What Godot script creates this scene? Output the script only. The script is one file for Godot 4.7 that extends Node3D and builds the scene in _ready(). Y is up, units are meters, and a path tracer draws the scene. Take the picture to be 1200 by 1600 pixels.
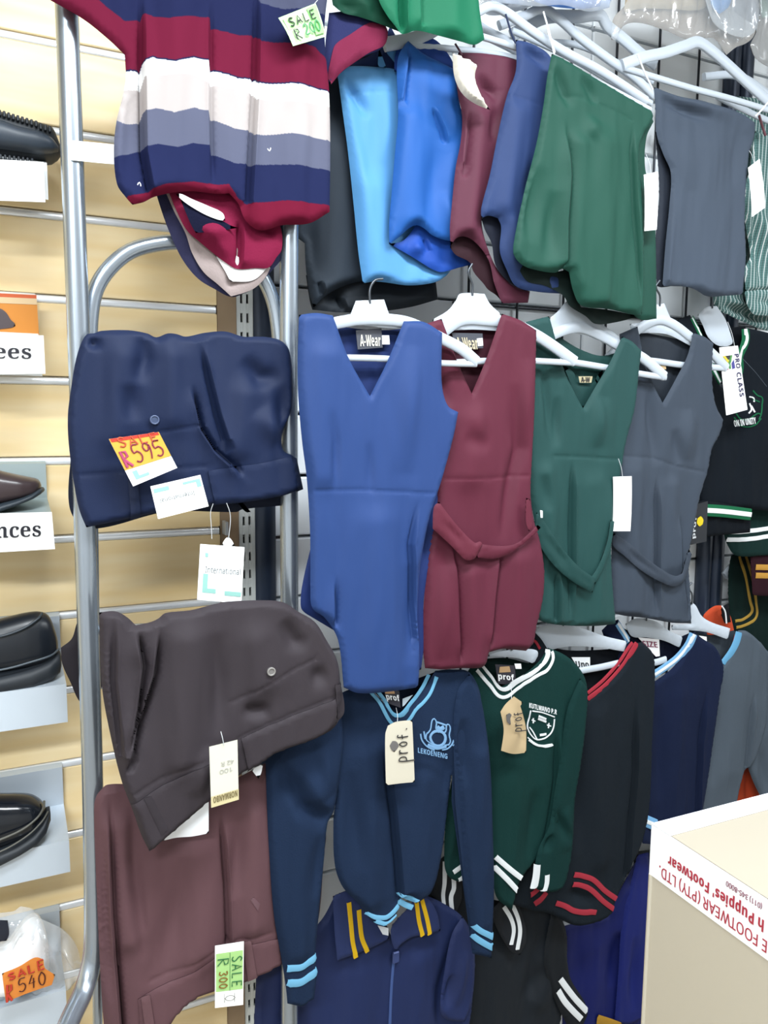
extends Node3D

const FOCAL := 1250.0
const PUFF := 0.38      # how full the hanging clothes are
const DEEP := 1.35       # how deep the folds go
const RAD := 0.24        # how wide their edges turn away
const EYE := Vector3(0.0, 1.95, 1.6354)
var look: Basis
var tex_weave: Texture2D
var tex_knit: Texture2D
var sans: Font
var sans_bold: Font
var serif_bold: Font
var mat_cache := {}
var board_m: Material

# ---------------------------------------------------------------- places
func pt(x: float, y: float, z: float) -> Vector3:      # where the line of sight through a pixel meets the upright plane at distance z from the shop wall
	var d: Vector3 = look * Vector3((x - 600.0) / FOCAL, -(y - 800.0) / FOCAL, -1.0)
	return EYE + d * ((z - EYE.z) / d.z)

func level(x: float, y: float, h: float) -> Vector3:   # the same for the level plane at height h
	var d: Vector3 = look * Vector3((x - 600.0) / FOCAL, -(y - 800.0) / FOCAL, -1.0)
	return EYE + d * ((h - EYE.y) / d.y)

func per_px(x: float, y: float, z: float) -> float:
	return absf(pt(x, y - 5.0, z).y - pt(x, y + 5.0, z).y) / 10.0

func px(s: String) -> PackedVector2Array:
	var out := PackedVector2Array()
	for w in s.split(" ", false):
		var c := w.split(",")
		out.append(Vector2(c[0].to_float(), c[1].to_float()))
	return out

func flat(s: String, z: float) -> PackedVector2Array:
	var out := PackedVector2Array()
	for p in px(s):
		var w := pt(p.x, p.y, z)
		out.append(Vector2(w.x, w.y))
	return out

func line3(s: String, z: float) -> PackedVector3Array:
	var out := PackedVector3Array()
	for p in px(s):
		out.append(pt(p.x, p.y, z))
	return out

# ---------------------------------------------------------------- materials
func col(c: String) -> Color:
	return Color.html(c)

func noise_tex(freq: float, seed_: int, normal: bool, strength := 4.0) -> NoiseTexture2D:
	var n := FastNoiseLite.new()
	n.seed = seed_
	n.frequency = freq
	n.fractal_octaves = 3
	var t := NoiseTexture2D.new()
	t.width = 256
	t.height = 256
	t.seamless = true
	t.as_normal_map = normal
	t.bump_strength = strength
	t.noise = n
	return t

const TONE := {"66b2f4": 0.6, "384452": 0.46, "2b333c": 0.46, "dcc8c4": 0.42, "62acee": 0.6, "2f80ee": 0.4, "1fa878": 0.33, "0f6a4e": 0.3, "86405a": 0.4, "3f5c9e": 0.36, "2f7a66": 0.31, "2c7461": 0.29, "566376": 0.52, "3a4252": 0.42,
	"3f66b8": 0.35, "7c2f47": 0.46, "843349": 0.46, "7a2c43": 0.46, "37716e": 0.32, "2f6966": 0.31, "4f5b6c": 0.48, "4a5565": 0.46, "2f4884": 0.21, "2f4272": 0.24, "27365c": 0.22, "51484f": 0.42, "4b434a": 0.42, "7b565c": 0.52, "825d62": 0.52, "86636a": 0.52,
	"2c4164": 0.4, "20504c": 0.36, "1f4d4a": 0.36, "262f38": 0.42, "26345c": 0.31, "66727f": 0.47, "64707d": 0.47, "2e3f78": 0.4, "36467f": 0.4, "2c3c74": 0.38, "32427c": 0.4, "1d2c8e": 0.33, "22339c": 0.35, "1f2833": 0.33, "232b34": 0.42}
func toned(c: String, cloth_like: bool) -> Color:      # base colours as fractions of the light that falls on them
	var k := col(c)
	var lo := minf(k.r, minf(k.g, k.b))
	var f := 0.34 + 0.4 * smoothstep(0.45, 1.0, k.v)
	if not cloth_like:
		f = 1.0 if lo > 0.93 else 0.62
	elif lo > 0.8:
		f = 0.8
	if TONE.has(c) and cloth_like:
		f = TONE[c]
	if cloth_like:
		f *= 0.92
		k.s *= 0.97
	var l := k.srgb_to_linear()
	return Color(l.r * f, l.g * f, l.b * f).linear_to_srgb()

func fab(c: String, rough := 0.72, knit := false) -> StandardMaterial3D:
	var key := c + str(rough) + str(knit)
	if mat_cache.has(key):
		return mat_cache[key]
	var m := StandardMaterial3D.new()
	m.albedo_color = toned(c, true)
	m.roughness = rough
	m.metallic_specular = 0.22 if knit else 0.34
	m.normal_enabled = true
	m.normal_texture = tex_knit if knit else tex_weave
	m.normal_scale = 0.16 if knit else 0.08
	m.uv1_triplanar = true
	m.uv1_scale = Vector3(9, 9, 9) if knit else Vector3(12, 12, 12)
	mat_cache[key] = m
	return m

func plain(c: String, rough := 0.6, metal := 0.0) -> StandardMaterial3D:
	var key := "p" + c + str(rough) + str(metal)
	if mat_cache.has(key):
		return mat_cache[key]
	var m := StandardMaterial3D.new()
	m.albedo_color = toned(c, false)
	m.roughness = rough
	m.metallic = metal
	mat_cache[key] = m
	return m

func bare(c: String, rough: float, metal: float) -> StandardMaterial3D:
	var m := StandardMaterial3D.new()
	m.albedo_color = col(c)
	m.roughness = rough
	m.metallic = metal
	return m

func clear_film(c: String, alpha: float) -> StandardMaterial3D:
	var m := StandardMaterial3D.new()
	var k := col(c)
	k.a = alpha
	m.albedo_color = k
	m.roughness = 0.12
	m.transparency = BaseMaterial3D.TRANSPARENCY_ALPHA
	return m

# ---------------------------------------------------------------- things and parts
func thing(called: String, label: String, category: String, at: Vector3, group := "") -> Node3D:
	var o := Node3D.new()
	o.name = called
	add_child(o, true)
	o.position = at
	o.set_meta("label", label)
	o.set_meta("category", category)
	if group:
		o.set_meta("group", group)
	return o

func put(called: String, mesh: Mesh, m: Material, parent: Node3D, label := "") -> MeshInstance3D:
	if parent != self and parent.get_parent() == self:        # print and lettering belong to the card, label or tape that carries them
		if parent.has_node("card") and not called in ["card", "tag_string"]:
			parent = parent.get_node("card")
		elif parent.has_node("printed_tape") and called == "lettering":
			parent = parent.get_node("printed_tape")
		elif parent.has_node("neck_label") and called in ["lettering", "label_picture"]:
			parent = parent.get_node("neck_label")
	var o := MeshInstance3D.new()
	o.name = called
	o.mesh = mesh
	o.material_override = null
	if mesh.get_surface_count():
		if mesh is PrimitiveMesh:
			mesh.material = m
		else:
			mesh.surface_set_material(0, m)
	o.cast_shadow = GeometryInstance3D.SHADOW_CASTING_SETTING_ON
	parent.add_child(o, true)
	if parent != self and parent.get_parent() == self:
		o.position = -parent.position            # meshes are written in the scene's own coordinates
	if label:
		o.set_meta("label", label)
	return o

func arrays(v: PackedVector3Array, n: PackedVector3Array, i: PackedInt32Array, uv := PackedVector2Array()) -> ArrayMesh:
	for k in range(0, i.size(), 3):      # every face runs clockwise seen from the side its normals point to
		var fn := (v[i[k + 2]] - v[i[k]]).cross(v[i[k + 1]] - v[i[k]])
		if fn.dot(n[i[k]] + n[i[k + 1]] + n[i[k + 2]]) < 0.0:
			var sw := i[k + 1]
			i[k + 1] = i[k + 2]
			i[k + 2] = sw
	var a := []
	a.resize(Mesh.ARRAY_MAX)
	a[Mesh.ARRAY_VERTEX] = v
	a[Mesh.ARRAY_NORMAL] = n
	if uv.size() == v.size():
		a[Mesh.ARRAY_TEX_UV] = uv
	a[Mesh.ARRAY_INDEX] = i
	var m := ArrayMesh.new()
	m.add_surface_from_arrays(Mesh.PRIMITIVE_TRIANGLES, a)
	return m

func box_mesh(a: Vector3, b: Vector3, bev := 0.0015) -> ArrayMesh:     # a box with chamfered edges
	var lo := Vector3(minf(a.x, b.x), minf(a.y, b.y), minf(a.z, b.z))
	var hi := Vector3(maxf(a.x, b.x), maxf(a.y, b.y), maxf(a.z, b.z))
	bev = minf(bev, 0.45 * minf(hi.x - lo.x, minf(hi.y - lo.y, hi.z - lo.z)))
	var st := SurfaceTool.new()
	st.begin(Mesh.PRIMITIVE_TRIANGLES)
	st.set_smooth_group(-1)
	var c := (lo + hi) / 2.0
	var e := (hi - lo) / 2.0
	var hull: Array[Vector3] = []
	for ax in 3:
		for s in [-1.0, 1.0]:
			var u := (ax + 1) % 3
			var w := (ax + 2) % 3
			var q: Array[Vector3] = []
			for k in [[-1, -1], [1, -1], [1, 1], [-1, 1]]:
				var p := Vector3.ZERO
				p[ax] = s * e[ax]
				p[u] = k[0] * (e[u] - bev)
				p[w] = k[1] * (e[w] - bev)
				q.append(c + p)
			quad(st, q, c)
	for ax in 3:
		var u := (ax + 1) % 3
		var w := (ax + 2) % 3
		for s in [-1.0, 1.0]:
			for t in [-1.0, 1.0]:
				var q: Array[Vector3] = []
				for k in [[-1, 0], [1, 0], [1, 1], [-1, 1]]:
					var p := Vector3.ZERO
					p[ax] = k[0] * (e[ax] - bev)
					p[u] = s * (e[u] - (bev if k[1] else 0.0))
					p[w] = t * (e[w] - (0.0 if k[1] else bev))
					q.append(c + p)
				quad(st, q, c)
	st.generate_normals()
	return st.commit()

func quad(st: SurfaceTool, q: Array[Vector3], inside: Vector3) -> void:      # a quad that faces away from a point
	var n := (q[1] - q[0]).cross(q[2] - q[0])
	var mid := (q[0] + q[2]) / 2.0
	var order := [0, 2, 1, 0, 3, 2] if n.dot(mid - inside) > 0.0 else [0, 1, 2, 0, 2, 3]
	for k in order:
		st.add_vertex(q[k])

func resample(p: PackedVector3Array, step: float) -> PackedVector3Array:     # a smooth line through points
	if p.size() < 3:
		var o2 := PackedVector3Array()
		var n2 := maxi(1, int(p[0].distance_to(p[1]) / step))
		for k in n2 + 1:
			o2.append(p[0].lerp(p[1], float(k) / n2))
		return o2
	var out := PackedVector3Array()
	for i in p.size() - 1:
		var a := p[maxi(i - 1, 0)]
		var b := p[i]
		var c := p[i + 1]
		var d := p[mini(i + 2, p.size() - 1)]
		var l := b.distance_to(c)
		var t1 := (c - a).normalized() * l
		var t2 := (d - b).normalized() * l
		var n := maxi(1, int(ceil(l / step)))
		for k in n:
			out.append(hermite(b, t1, c, t2, float(k) / n))
	out.append(p[p.size() - 1])
	return out

func hermite(b: Vector3, t1: Vector3, c: Vector3, t2: Vector3, t: float) -> Vector3:
	var q := t * t
	var r := q * t
	return b * (2 * r - 3 * q + 1) + t1 * (r - 2 * q + t) + c * (3 * q - 2 * r) + t2 * (r - q)

func tube(path: PackedVector3Array, ra: float, rb: float, sides := 12, power := 1.0, taper := 1.0) -> ArrayMesh:     # ra across the path in the wall's plane, rb out of it
	var v := PackedVector3Array()
	var n := PackedVector3Array()
	var ix := PackedInt32Array()
	var last := path.size() - 1
	for i in path.size():
		var t := (path[mini(i + 1, last)] - path[maxi(i - 1, 0)]).normalized()
		var side := Vector3(0, 0, 1).cross(t)
		if side.length() < 0.05:
			side = Vector3(1, 0, 0)
		side = side.normalized()
		var up := t.cross(side).normalized()
		var f := lerpf(1.0, taper, float(i) / last)
		for k in sides:
			var a := TAU * k / sides
			var cx := signf(cos(a)) * pow(absf(cos(a)), power)
			var cy := signf(sin(a)) * pow(absf(sin(a)), power)
			v.append(path[i] + (side * cx * ra + up * cy * rb) * f)
			n.append((side * cx / ra + up * cy / rb).normalized())
	for i in last:
		for k in sides:
			var a := i * sides + k
			var b := i * sides + (k + 1) % sides
			ix.append_array([a, b, a + sides, b, b + sides, a + sides])
	for e in [0, last]:
		var c := v.size()
		v.append(path[e])
		var t := (path[0] - path[1]) if e == 0 else (path[last] - path[last - 1])
		n.append(t.normalized())
		for k in sides:
			v.append(v[e * sides + k])
			n.append(t.normalized())
		for k in sides:
			if e == 0:
				ix.append_array([c, c + 1 + (k + 1) % sides, c + 1 + k])
			else:
				ix.append_array([c, c + 1 + k, c + 1 + (k + 1) % sides])
	return arrays(v, n, ix)

# ---------------------------------------------------------------- cloth
func rounded(p: PackedVector2Array, step: float) -> PackedVector2Array:      # a closed outline: smooth, but sharp where it turns sharply
	var n := p.size()
	var sharp := []
	for i in n:
		var a := (p[i] - p[(i + n - 1) % n]).normalized()
		var b := (p[(i + 1) % n] - p[i]).normalized()
		sharp.append(a.dot(b) < 0.62)
	var out := PackedVector2Array()
	for i in n:
		var a := p[(i + n - 1) % n]
		var b := p[i]
		var c := p[(i + 1) % n]
		var d := p[(i + 2) % n]
		var l := b.distance_to(c)
		var t1 := (c - b) if sharp[i] else (c - a).normalized() * l
		var t2 := (c - b) if sharp[(i + 1) % n] else (d - b).normalized() * l
		var m := maxi(1, int(ceil(l / step)))
		for k in m:
			var q := hermite(Vector3(b.x, b.y, 0), Vector3(t1.x, t1.y, 0), Vector3(c.x, c.y, 0), Vector3(t2.x, t2.y, 0), float(k) / m)
			out.append(Vector2(q.x, q.y))
	return out

func folds_of(s: String, z: float) -> Array:
	var out := []
	for one in s.split(";", false):
		var w := one.strip_edges().split(" ", false)
		if w.size() < 5:
			continue
		var line := PackedVector2Array()
		for k in range(3, w.size()):
			var c := w[k].split(",")
			var q := pt(c[0].to_float(), c[1].to_float(), z)
			line.append(Vector2(q.x, q.y))
		var c0 := w[3].split(",")
		out.append([w[0], w[1].to_float() / 1000.0 * (1.0 if w[0] == "g" else (DEEP if w[0] in ["s", "S", "t", "T", "R"] else 1.75)), w[2].to_float() * per_px(c0[0].to_float(), c0[1].to_float(), z), line])
	return out

func fold_sum(folds: Array, p: Vector2) -> float:
	var h := 0.0
	for f in folds:
		var line: PackedVector2Array = f[3]
		var w: float = f[2]
		var best := 1e9
		var along := 0.0
		var sd := 0.0
		var total := 0.0
		for i in line.size() - 1:
			var a := line[i]
			var ab := line[i + 1] - a
			var l := ab.length()
			var t := clampf((p - a).dot(ab) / (l * l), 0.0, 1.0)
			var q := a + ab * t
			var d := p.distance_to(q)
			if d < best:
				best = d
				along = total + t * l
				sd = -ab.cross(p - a) / l
			total += l
		if best > w * 4.0:
			continue
		var u := along / total
		var ends := sin(PI * clampf(u, 0.0, 1.0)) if f[0] in ["r", "v"] else smoothstep(0.0, 0.22, u) * smoothstep(0.0, 0.22, 1.0 - u)
		match f[0]:
			"r": h += f[1] * exp(-best * best / (w * w)) * ends
			"v": h -= f[1] * exp(-best * best / (w * w)) * ends
			"R": h += f[1] * exp(-best * best / (w * w))
			"g": h -= f[1] * exp(-best * best / (w * w))
			"s", "S", "t", "T":
				var low: float = (sd if f[0] in ["s", "t"] else -sd) - 0.0032
				h -= f[1] * 0.9 * exp(-low * low / 9.0e-6) * (ends if f[0] in ["t", "T"] else smoothstep(0.0, 0.3, u)) * (1.0 if best < 0.02 else 0.0)
		match f[0]:
			"s": h += f[1] * exp(-best / w) * clampf(-sd / 0.003, -0.6, 1.0) * smoothstep(0.0, 0.3, u)
			"S": h += f[1] * exp(-best / w) * clampf(sd / 0.003, -0.6, 1.0) * smoothstep(0.0, 0.3, u)
			"t": h += f[1] * exp(-best / w) * clampf(-sd / 0.003, -0.6, 1.0) * ends
			"T": h += f[1] * exp(-best / w) * clampf(sd / 0.003, -0.6, 1.0) * ends
	return h

func rise(g: Dictionary, p: Vector2) -> float:          # how far the front of a cloth stands out of its plane
	var edge: PackedVector2Array = g.edge
	var best := 1e9
	for q in edge:
		best = minf(best, p.distance_squared_to(q))
	var d := maxf(sqrt(best) - 0.0015, 0.0)
	if not Geometry2D.is_point_in_polygon(p, edge):
		d = 0.0
	return rise_at(g, p, d)

func rise_at(g: Dictionary, p: Vector2, d: float) -> float:
	var k := 1.0 - minf(d / g.rad, 1.0)
	var h: float = g.puff * sqrt(maxf(1.0 - k * k, 0.0)) + g.lift
	var fade := smoothstep(0.0, g.fade, d)
	if g.folds.size():
		h += fold_sum(g.folds, p) * fade
	if g.noise > 0.0:
		h += g.noise * fade * (g.fnl as FastNoiseLite).get_noise_2d(p.x * 2.2, p.y * 0.4)
	if g.has("lean"):
		h += g.lean.dot(p - g.mid)
	if g.has("on"):
		h += rise(g.on, p) + (g.on.z - g.z)
	return h

var cloth_count := 0
func cloth(parent: Node3D, called: String, outline: String, z: float, m: Material, o := {}) -> Dictionary:
	cloth_count += 1
	var sp: float = o.get("sp", 0.0065)
	var g := {"z": z, "puff": o.get("puff", 0.012) * PUFF, "rad": o.get("rad", 0.03) * RAD, "lift": o.get("lift", 0.0), "fade": o.get("fade", 0.012), "noise": o.get("noise", 0.0032), "back": o.get("back", 0.006)}
	if o.has("on"):
		g.on = o.on
	var fnl := FastNoiseLite.new()
	fnl.seed = 11 + cloth_count * 7
	fnl.frequency = o.get("freq", 9.0)
	fnl.fractal_octaves = 2
	g.fnl = fnl
	g.folds = folds_of(o.get("folds", ""), z)
	var edge := rounded(flat(outline, z), sp * 0.75)
	g.edge = edge
	var lo := edge[0]
	var hi := edge[0]
	for p in edge:
		lo = lo.min(p)
		hi = hi.max(p)
	g.mid = (lo + hi) / 2.0
	if o.has("lean"):
		g.lean = o.lean
	var pts := PackedVector2Array(edge)
	var dist := PackedFloat32Array()
	dist.resize(edge.size())
	var seen := {}
	var cell := 0.0006
	for p in edge:
		seen[Vector2i(p / cell)] = true
	var extra := PackedVector2Array()
	var keep_off := []
	var rng := RandomNumberGenerator.new()
	rng.seed = 77 + cloth_count
	for f in g.folds:
		if f[0] in ["s", "S", "t", "T", "g"]:
			var offs := [-0.0095, -0.006, -0.003, 0.0, 0.003, 0.006, 0.0095] if f[0] != "g" else [-0.0035, 0.0, 0.0035]
			var line: PackedVector2Array = f[3]
			keep_off.append([line, 0.0125 if f[0] != "g" else 0.006])
			for i in line.size() - 1:
				var dirv := (line[i + 1] - line[i])
				var k := maxi(1, int(dirv.length() / 0.0034))
				var nrm := dirv.normalized().orthogonal()
				for j in k:
					for q in offs.size():
						extra.append(line[i] + dirv * ((j + (0.5 if q % 2 else 0.0) + rng.randf_range(-0.08, 0.08)) / k) + nrm * offs[q] * rng.randf_range(0.97, 1.03))
	var nfold := extra.size()
	var row := 0
	var y := lo.y + sp * 0.4
	while y < hi.y:
		var x := lo.x + (sp * 0.5 if row % 2 else 0.0)
		while x < hi.x:
			var q := Vector2(x, y)
			var free := true
			for f in keep_off:
				var line: PackedVector2Array = f[0]
				for i in line.size() - 1:
					if q.distance_to(Geometry2D.get_closest_point_to_segment(q, line[i], line[i + 1])) < f[1]:
						free = false
			if free:
				extra.append(q)
			x += sp
		y += sp * 0.87
		row += 1
	var need := sp * 0.45
	for p in extra:
		if p.x < lo.x or p.y < lo.y or p.x > hi.x or p.y > hi.y:
			continue
		if not Geometry2D.is_point_in_polygon(p, edge):
			continue
		var key := Vector2i(p / cell)
		if seen.has(key):
			continue
		var best := 1e9
		for q in edge:
			var dd := p.distance_squared_to(q)
			if dd < best:
				best = dd
		best = sqrt(best)
		if best < need:
			continue
		seen[key] = true
		pts.append(p)
		dist.append(maxf(best - 0.0015, 0.001))
	var big := PackedVector2Array()
	for p in pts:
		big.append((p - g.mid) * 1000.0)
	var tri := Geometry2D.triangulate_delaunay(big)
	var ne := edge.size()
	var nv := pts.size()
	var v := PackedVector3Array()
	var n := PackedVector3Array()
	var uv := PackedVector2Array()
	v.resize(nv * 2)
	n.resize(nv * 2)
	uv.resize(nv * 2)
	for i in nv:
		var p := pts[i]
		var h := rise_at(g, p, dist[i])
		var low := 0.0
		if g.has("on"):
			low = rise(g.on, p) + (g.on.z - z) + g.lift - 0.002
		else:
			var kk := 1.0 - minf(dist[i] / g.rad, 1.0)
			low = -g.back * sqrt(maxf(1.0 - kk * kk, 0.0)) + g.lift
			if g.has("lean"):
				low += g.lean.dot(p - g.mid)
		v[i] = Vector3(p.x, p.y, z + h)
		v[nv + i] = Vector3(p.x, p.y, z + minf(low, h - (0.0004 if i >= ne else 0.0)))
		uv[i] = p
		uv[nv + i] = p
	var ix := PackedInt32Array()
	for k in range(0, tri.size(), 3):
		var a := tri[k]
		var b := tri[k + 1]
		var c := tri[k + 2]
		var mid := (pts[a] + pts[b] + pts[c]) / 3.0
		var area := (pts[b] - pts[a]).cross(pts[c] - pts[a])
		if absf(area) < 1e-9:
			continue
		if a < ne and b < ne and c < ne and not Geometry2D.is_point_in_polygon(mid, edge):
			continue
		if area > 0.0:
			var sw := b
			b = c
			c = sw
		ix.append_array([a, b, c])
		var fn := (v[c] - v[a]).cross(v[b] - v[a])
		n[a] += fn
		n[b] += fn
		n[c] += fn
		ix.append_array([nv + a, nv + c, nv + b])
		fn = (v[nv + b] - v[nv + a]).cross(v[nv + c] - v[nv + a])
		n[nv + a] += fn
		n[nv + b] += fn
		n[nv + c] += fn
	if g.has("on"):
		for i in ne:
			var j := (i + 1) % ne
			ix.append_array([i, nv + i, j, j, nv + i, nv + j])
	for i in nv * 2:
		n[i] = n[i].normalized() if n[i].length_squared() > 0.0 else Vector3(0, 0, 1)
	g.node = put(called, arrays(v, n, ix, uv), m, parent, o.get("label", ""))
	return g

func on_cloth(g: Dictionary, x: float, y: float) -> Vector3:
	var q := pt(x, y, g.z)
	return Vector3(q.x, q.y, g.z + rise(g, Vector2(q.x, q.y)))

func ribbon(parent: Node3D, called: String, g: Dictionary, s: String, width: float, m: Material, lift := 0.0016, label := "") -> MeshInstance3D:    # a narrow band sewn on a cloth
	var raw := line3(s, g.z)
	var p0 := px(s)[0]
	var half := width * 0.5 * per_px(p0.x, p0.y, g.z)
	var path := resample(raw, 0.006)
	var v := PackedVector3Array()
	var n := PackedVector3Array()
	var ix := PackedInt32Array()
	var last := path.size() - 1
	for i in path.size():
		var t := (path[mini(i + 1, last)] - path[maxi(i - 1, 0)]).normalized()
		var side := Vector3(-t.y, t.x, 0.0)
		for k in 5:
			var f: float = [-1.0, -0.9, 0.0, 0.9, 1.0][k]
			var q := path[i] + side * half * f
			q.z = g.z + rise(g, Vector2(q.x, q.y)) + (lift if k > 0 and k < 4 else -0.001)
			v.append(q)
			n.append((Vector3(0, 0, 1) + side * [-0.9, -0.2, 0.0, 0.2, 0.9][k]).normalized())
	for i in last:
		for k in 4:
			var a := i * 5 + k
			ix.append_array([a, a + 5, a + 1, a + 1, a + 5, a + 6])
	return put(called, arrays(v, n, ix), m, parent, label)

func sheet(parent: Node3D, called: String, c: Array, m: Material, thick := 0.0008, curl := 0.0, label := "") -> MeshInstance3D:    # card: corners as seen, top left, top right, bottom right, bottom left
	var st := 6
	var v := PackedVector3Array()
	var n := PackedVector3Array()
	var uv := PackedVector2Array()
	var ix := PackedInt32Array()
	var face: Vector3 = (c[3] - c[0]).cross(c[1] - c[0]).normalized()
	if face.dot(EYE - c[0]) < 0.0:
		face = -face
	for s in 2:
		for j in st + 1:
			for i in st + 1:
				var u := float(i) / st
				var w := float(j) / st
				var p: Vector3 = (c[0] as Vector3).lerp(c[1], u).lerp((c[3] as Vector3).lerp(c[2], u), w)
				p += face * (curl * (4.0 * w * (1.0 - w)) - thick * s)
				v.append(p)
				n.append(face * (1.0 - 2.0 * s))
				uv.append(Vector2(u, w))
	var cnt := (st + 1) * (st + 1)
	for j in st:
		for i in st:
			var a := j * (st + 1) + i
			ix.append_array([a, a + 1, a + st + 1, a + 1, a + st + 2, a + st + 1])
			var b := a + cnt
			ix.append_array([b, b + st + 1, b + 1, b + 1, b + st + 1, b + st + 2])
	var rim := []
	for i in st: rim.append(i)
	for j in st: rim.append(j * (st + 1) + st)
	for i in st: rim.append(st * (st + 1) + st - i)
	for j in st: rim.append((st - j) * (st + 1))
	for k in rim.size():
		var a: int = rim[k]
		var b: int = rim[(k + 1) % rim.size()]
		ix.append_array([a, a + cnt, b, b, a + cnt, b + cnt])
	return put(called, arrays(v, n, ix, uv), m, parent, label)

func corners(s: String, z: float) -> Array:
	var out := []
	for p in px(s):
		out.append(pt(p.x, p.y, z))
	return out

func between(c: Array, u: float, w: float, off := 0.0012) -> Vector3:      # a point of a card, in front of its face
	var face: Vector3 = (c[3] - c[0]).cross(c[1] - c[0]).normalized()
	if face.dot(EYE - c[0]) < 0.0:
		face = -face
	return (c[0] as Vector3).lerp(c[1], u).lerp((c[3] as Vector3).lerp(c[2], u), w) + face * off

func patch(c: Array, u0: float, v0: float, u1: float, v1: float, off := 0.0008) -> Array:
	return [between(c, u0, v0, off), between(c, u1, v0, off), between(c, u1, v1, off), between(c, u0, v1, off)]

func write(parent: Node3D, called: String, text: String, c: Array, m: Material, font: Font, depth := 0.0005) -> MeshInstance3D:      # lettering that fills a quad: top left, top right, bottom right, bottom left as one reads it
	var t := TextMesh.new()
	t.text = text
	t.font = font
	t.font_size = 48
	t.pixel_size = 0.001
	t.depth = 0.001
	t.curve_step = 1.5
	var b := t.get_aabb()
	var o := put(called, t, m, parent)
	var ux: Vector3 = c[1] - c[0]
	var uy: Vector3 = c[0] - c[3]
	var uz := ux.cross(uy).normalized()
	var bs := Basis(ux / b.size.x, uy / b.size.y, uz * (depth / 0.001))
	o.transform = Transform3D(bs, (c[3] as Vector3) - bs * Vector3(b.position.x, b.position.y, 0.0) + o.position)
	return o

const SIGNS := {
	"5": "0.9,0 0.25,0.02 0.15,0.45 0.55,0.38 0.88,0.62 0.7,0.92 0.35,1 0.05,0.9",
	"9": "0.85,0.2 0.5,0 0.15,0.2 0.3,0.48 0.65,0.42 0.85,0.15 0.8,0.6 0.55,1",
	"4": "0.55,0 0.1,0.6 0.85,0.55|0.7,0.25 0.62,1",
	"0": "0.5,0 0.15,0.3 0.15,0.75 0.5,1 0.85,0.7 0.85,0.3 0.5,0",
	"3": "0.1,0.1 0.55,0 0.85,0.2 0.45,0.46 0.85,0.72 0.55,1 0.1,0.9",
	"2": "0.1,0.25 0.45,0 0.85,0.25 0.5,0.65 0.1,1 0.9,0.98",
	"8": "0.5,0.48 0.2,0.25 0.5,0 0.8,0.25 0.5,0.48 0.15,0.75 0.5,1 0.85,0.75 0.5,0.48",
	"S": "0.85,0.12 0.5,0 0.18,0.22 0.5,0.48 0.82,0.74 0.5,1 0.12,0.88",
	"A": "0.05,1 0.5,0 0.92,1|0.25,0.65 0.75,0.65",
	"L": "0.2,0 0.18,1 0.85,0.97",
	"E": "0.85,0.02 0.2,0 0.18,1 0.88,0.98|0.2,0.5 0.75,0.48",
	"R": "0.15,1 0.18,0 0.7,0.08 0.75,0.35 0.2,0.5 0.85,1",
	"p": "0.15,1.25 0.2,0 0.75,0.1 0.75,0.5 0.2,0.6",
	"r": "0.2,0 0.22,0.7|0.22,0.25 0.5,0.02 0.8,0.1",
	"o": "0.5,0 0.15,0.3 0.5,0.65 0.85,0.3 0.5,0",
	"c": "0.85,0.1 0.4,0 0.1,0.35 0.4,0.68 0.85,0.55",
	"f": "0.85,-0.05 0.55,-0.12 0.42,0.1 0.45,0.75|0.12,0.3 0.8,0.25",
	".": "0.4,0.6 0.55,0.68",
}
func scrawl(parent: Node3D, called: String, text: String, c: Array, m: Material, r: float) -> void:      # handwriting, one mesh for a word
	var st := SurfaceTool.new()
	st.begin(Mesh.PRIMITIVE_TRIANGLES)
	var k := 0
	for ch in text:
		if SIGNS.has(ch):
			for stroke in (SIGNS[ch] as String).split("|"):
				var path := PackedVector3Array()
				for q in px(stroke):
					path.append(between(c, (k + 0.1 + q.x * 0.8) / text.length(), q.y, 0.0008))
				var sharp := ch in ["A", "L", "E", "R", "4"]
				st.append_from(tube(path if sharp else resample(path, 0.003), r, 0.0005, 6), 0, Transform3D())
		k += 1
	put(called, st.commit(), m, parent)

func string_to(parent: Node3D, a: Vector3, b: Vector3, m: Material, r := 0.0006, sag := 0.0) -> void:
	var mid := (a + b) / 2.0 + Vector3(sag, 0, 0.003)
	put("tag_string", tube(resample(PackedVector3Array([a, mid, b]), 0.006), r, r, 6), m, parent)

func tag(called: String, label: String, category: String, c: Array, m: Material, group := "", curl := 0.0) -> Node3D:
	var o := thing(called, label, category, (c[2] + c[3]) / 2.0, group)
	sheet(o, "card", c, m, 0.0008, curl)
	return o

func garment(called: String, label: String, category: String, x: float, y: float, z: float, group := "") -> Node3D:
	return thing(called, label, category, pt(x, y, z), group)

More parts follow.
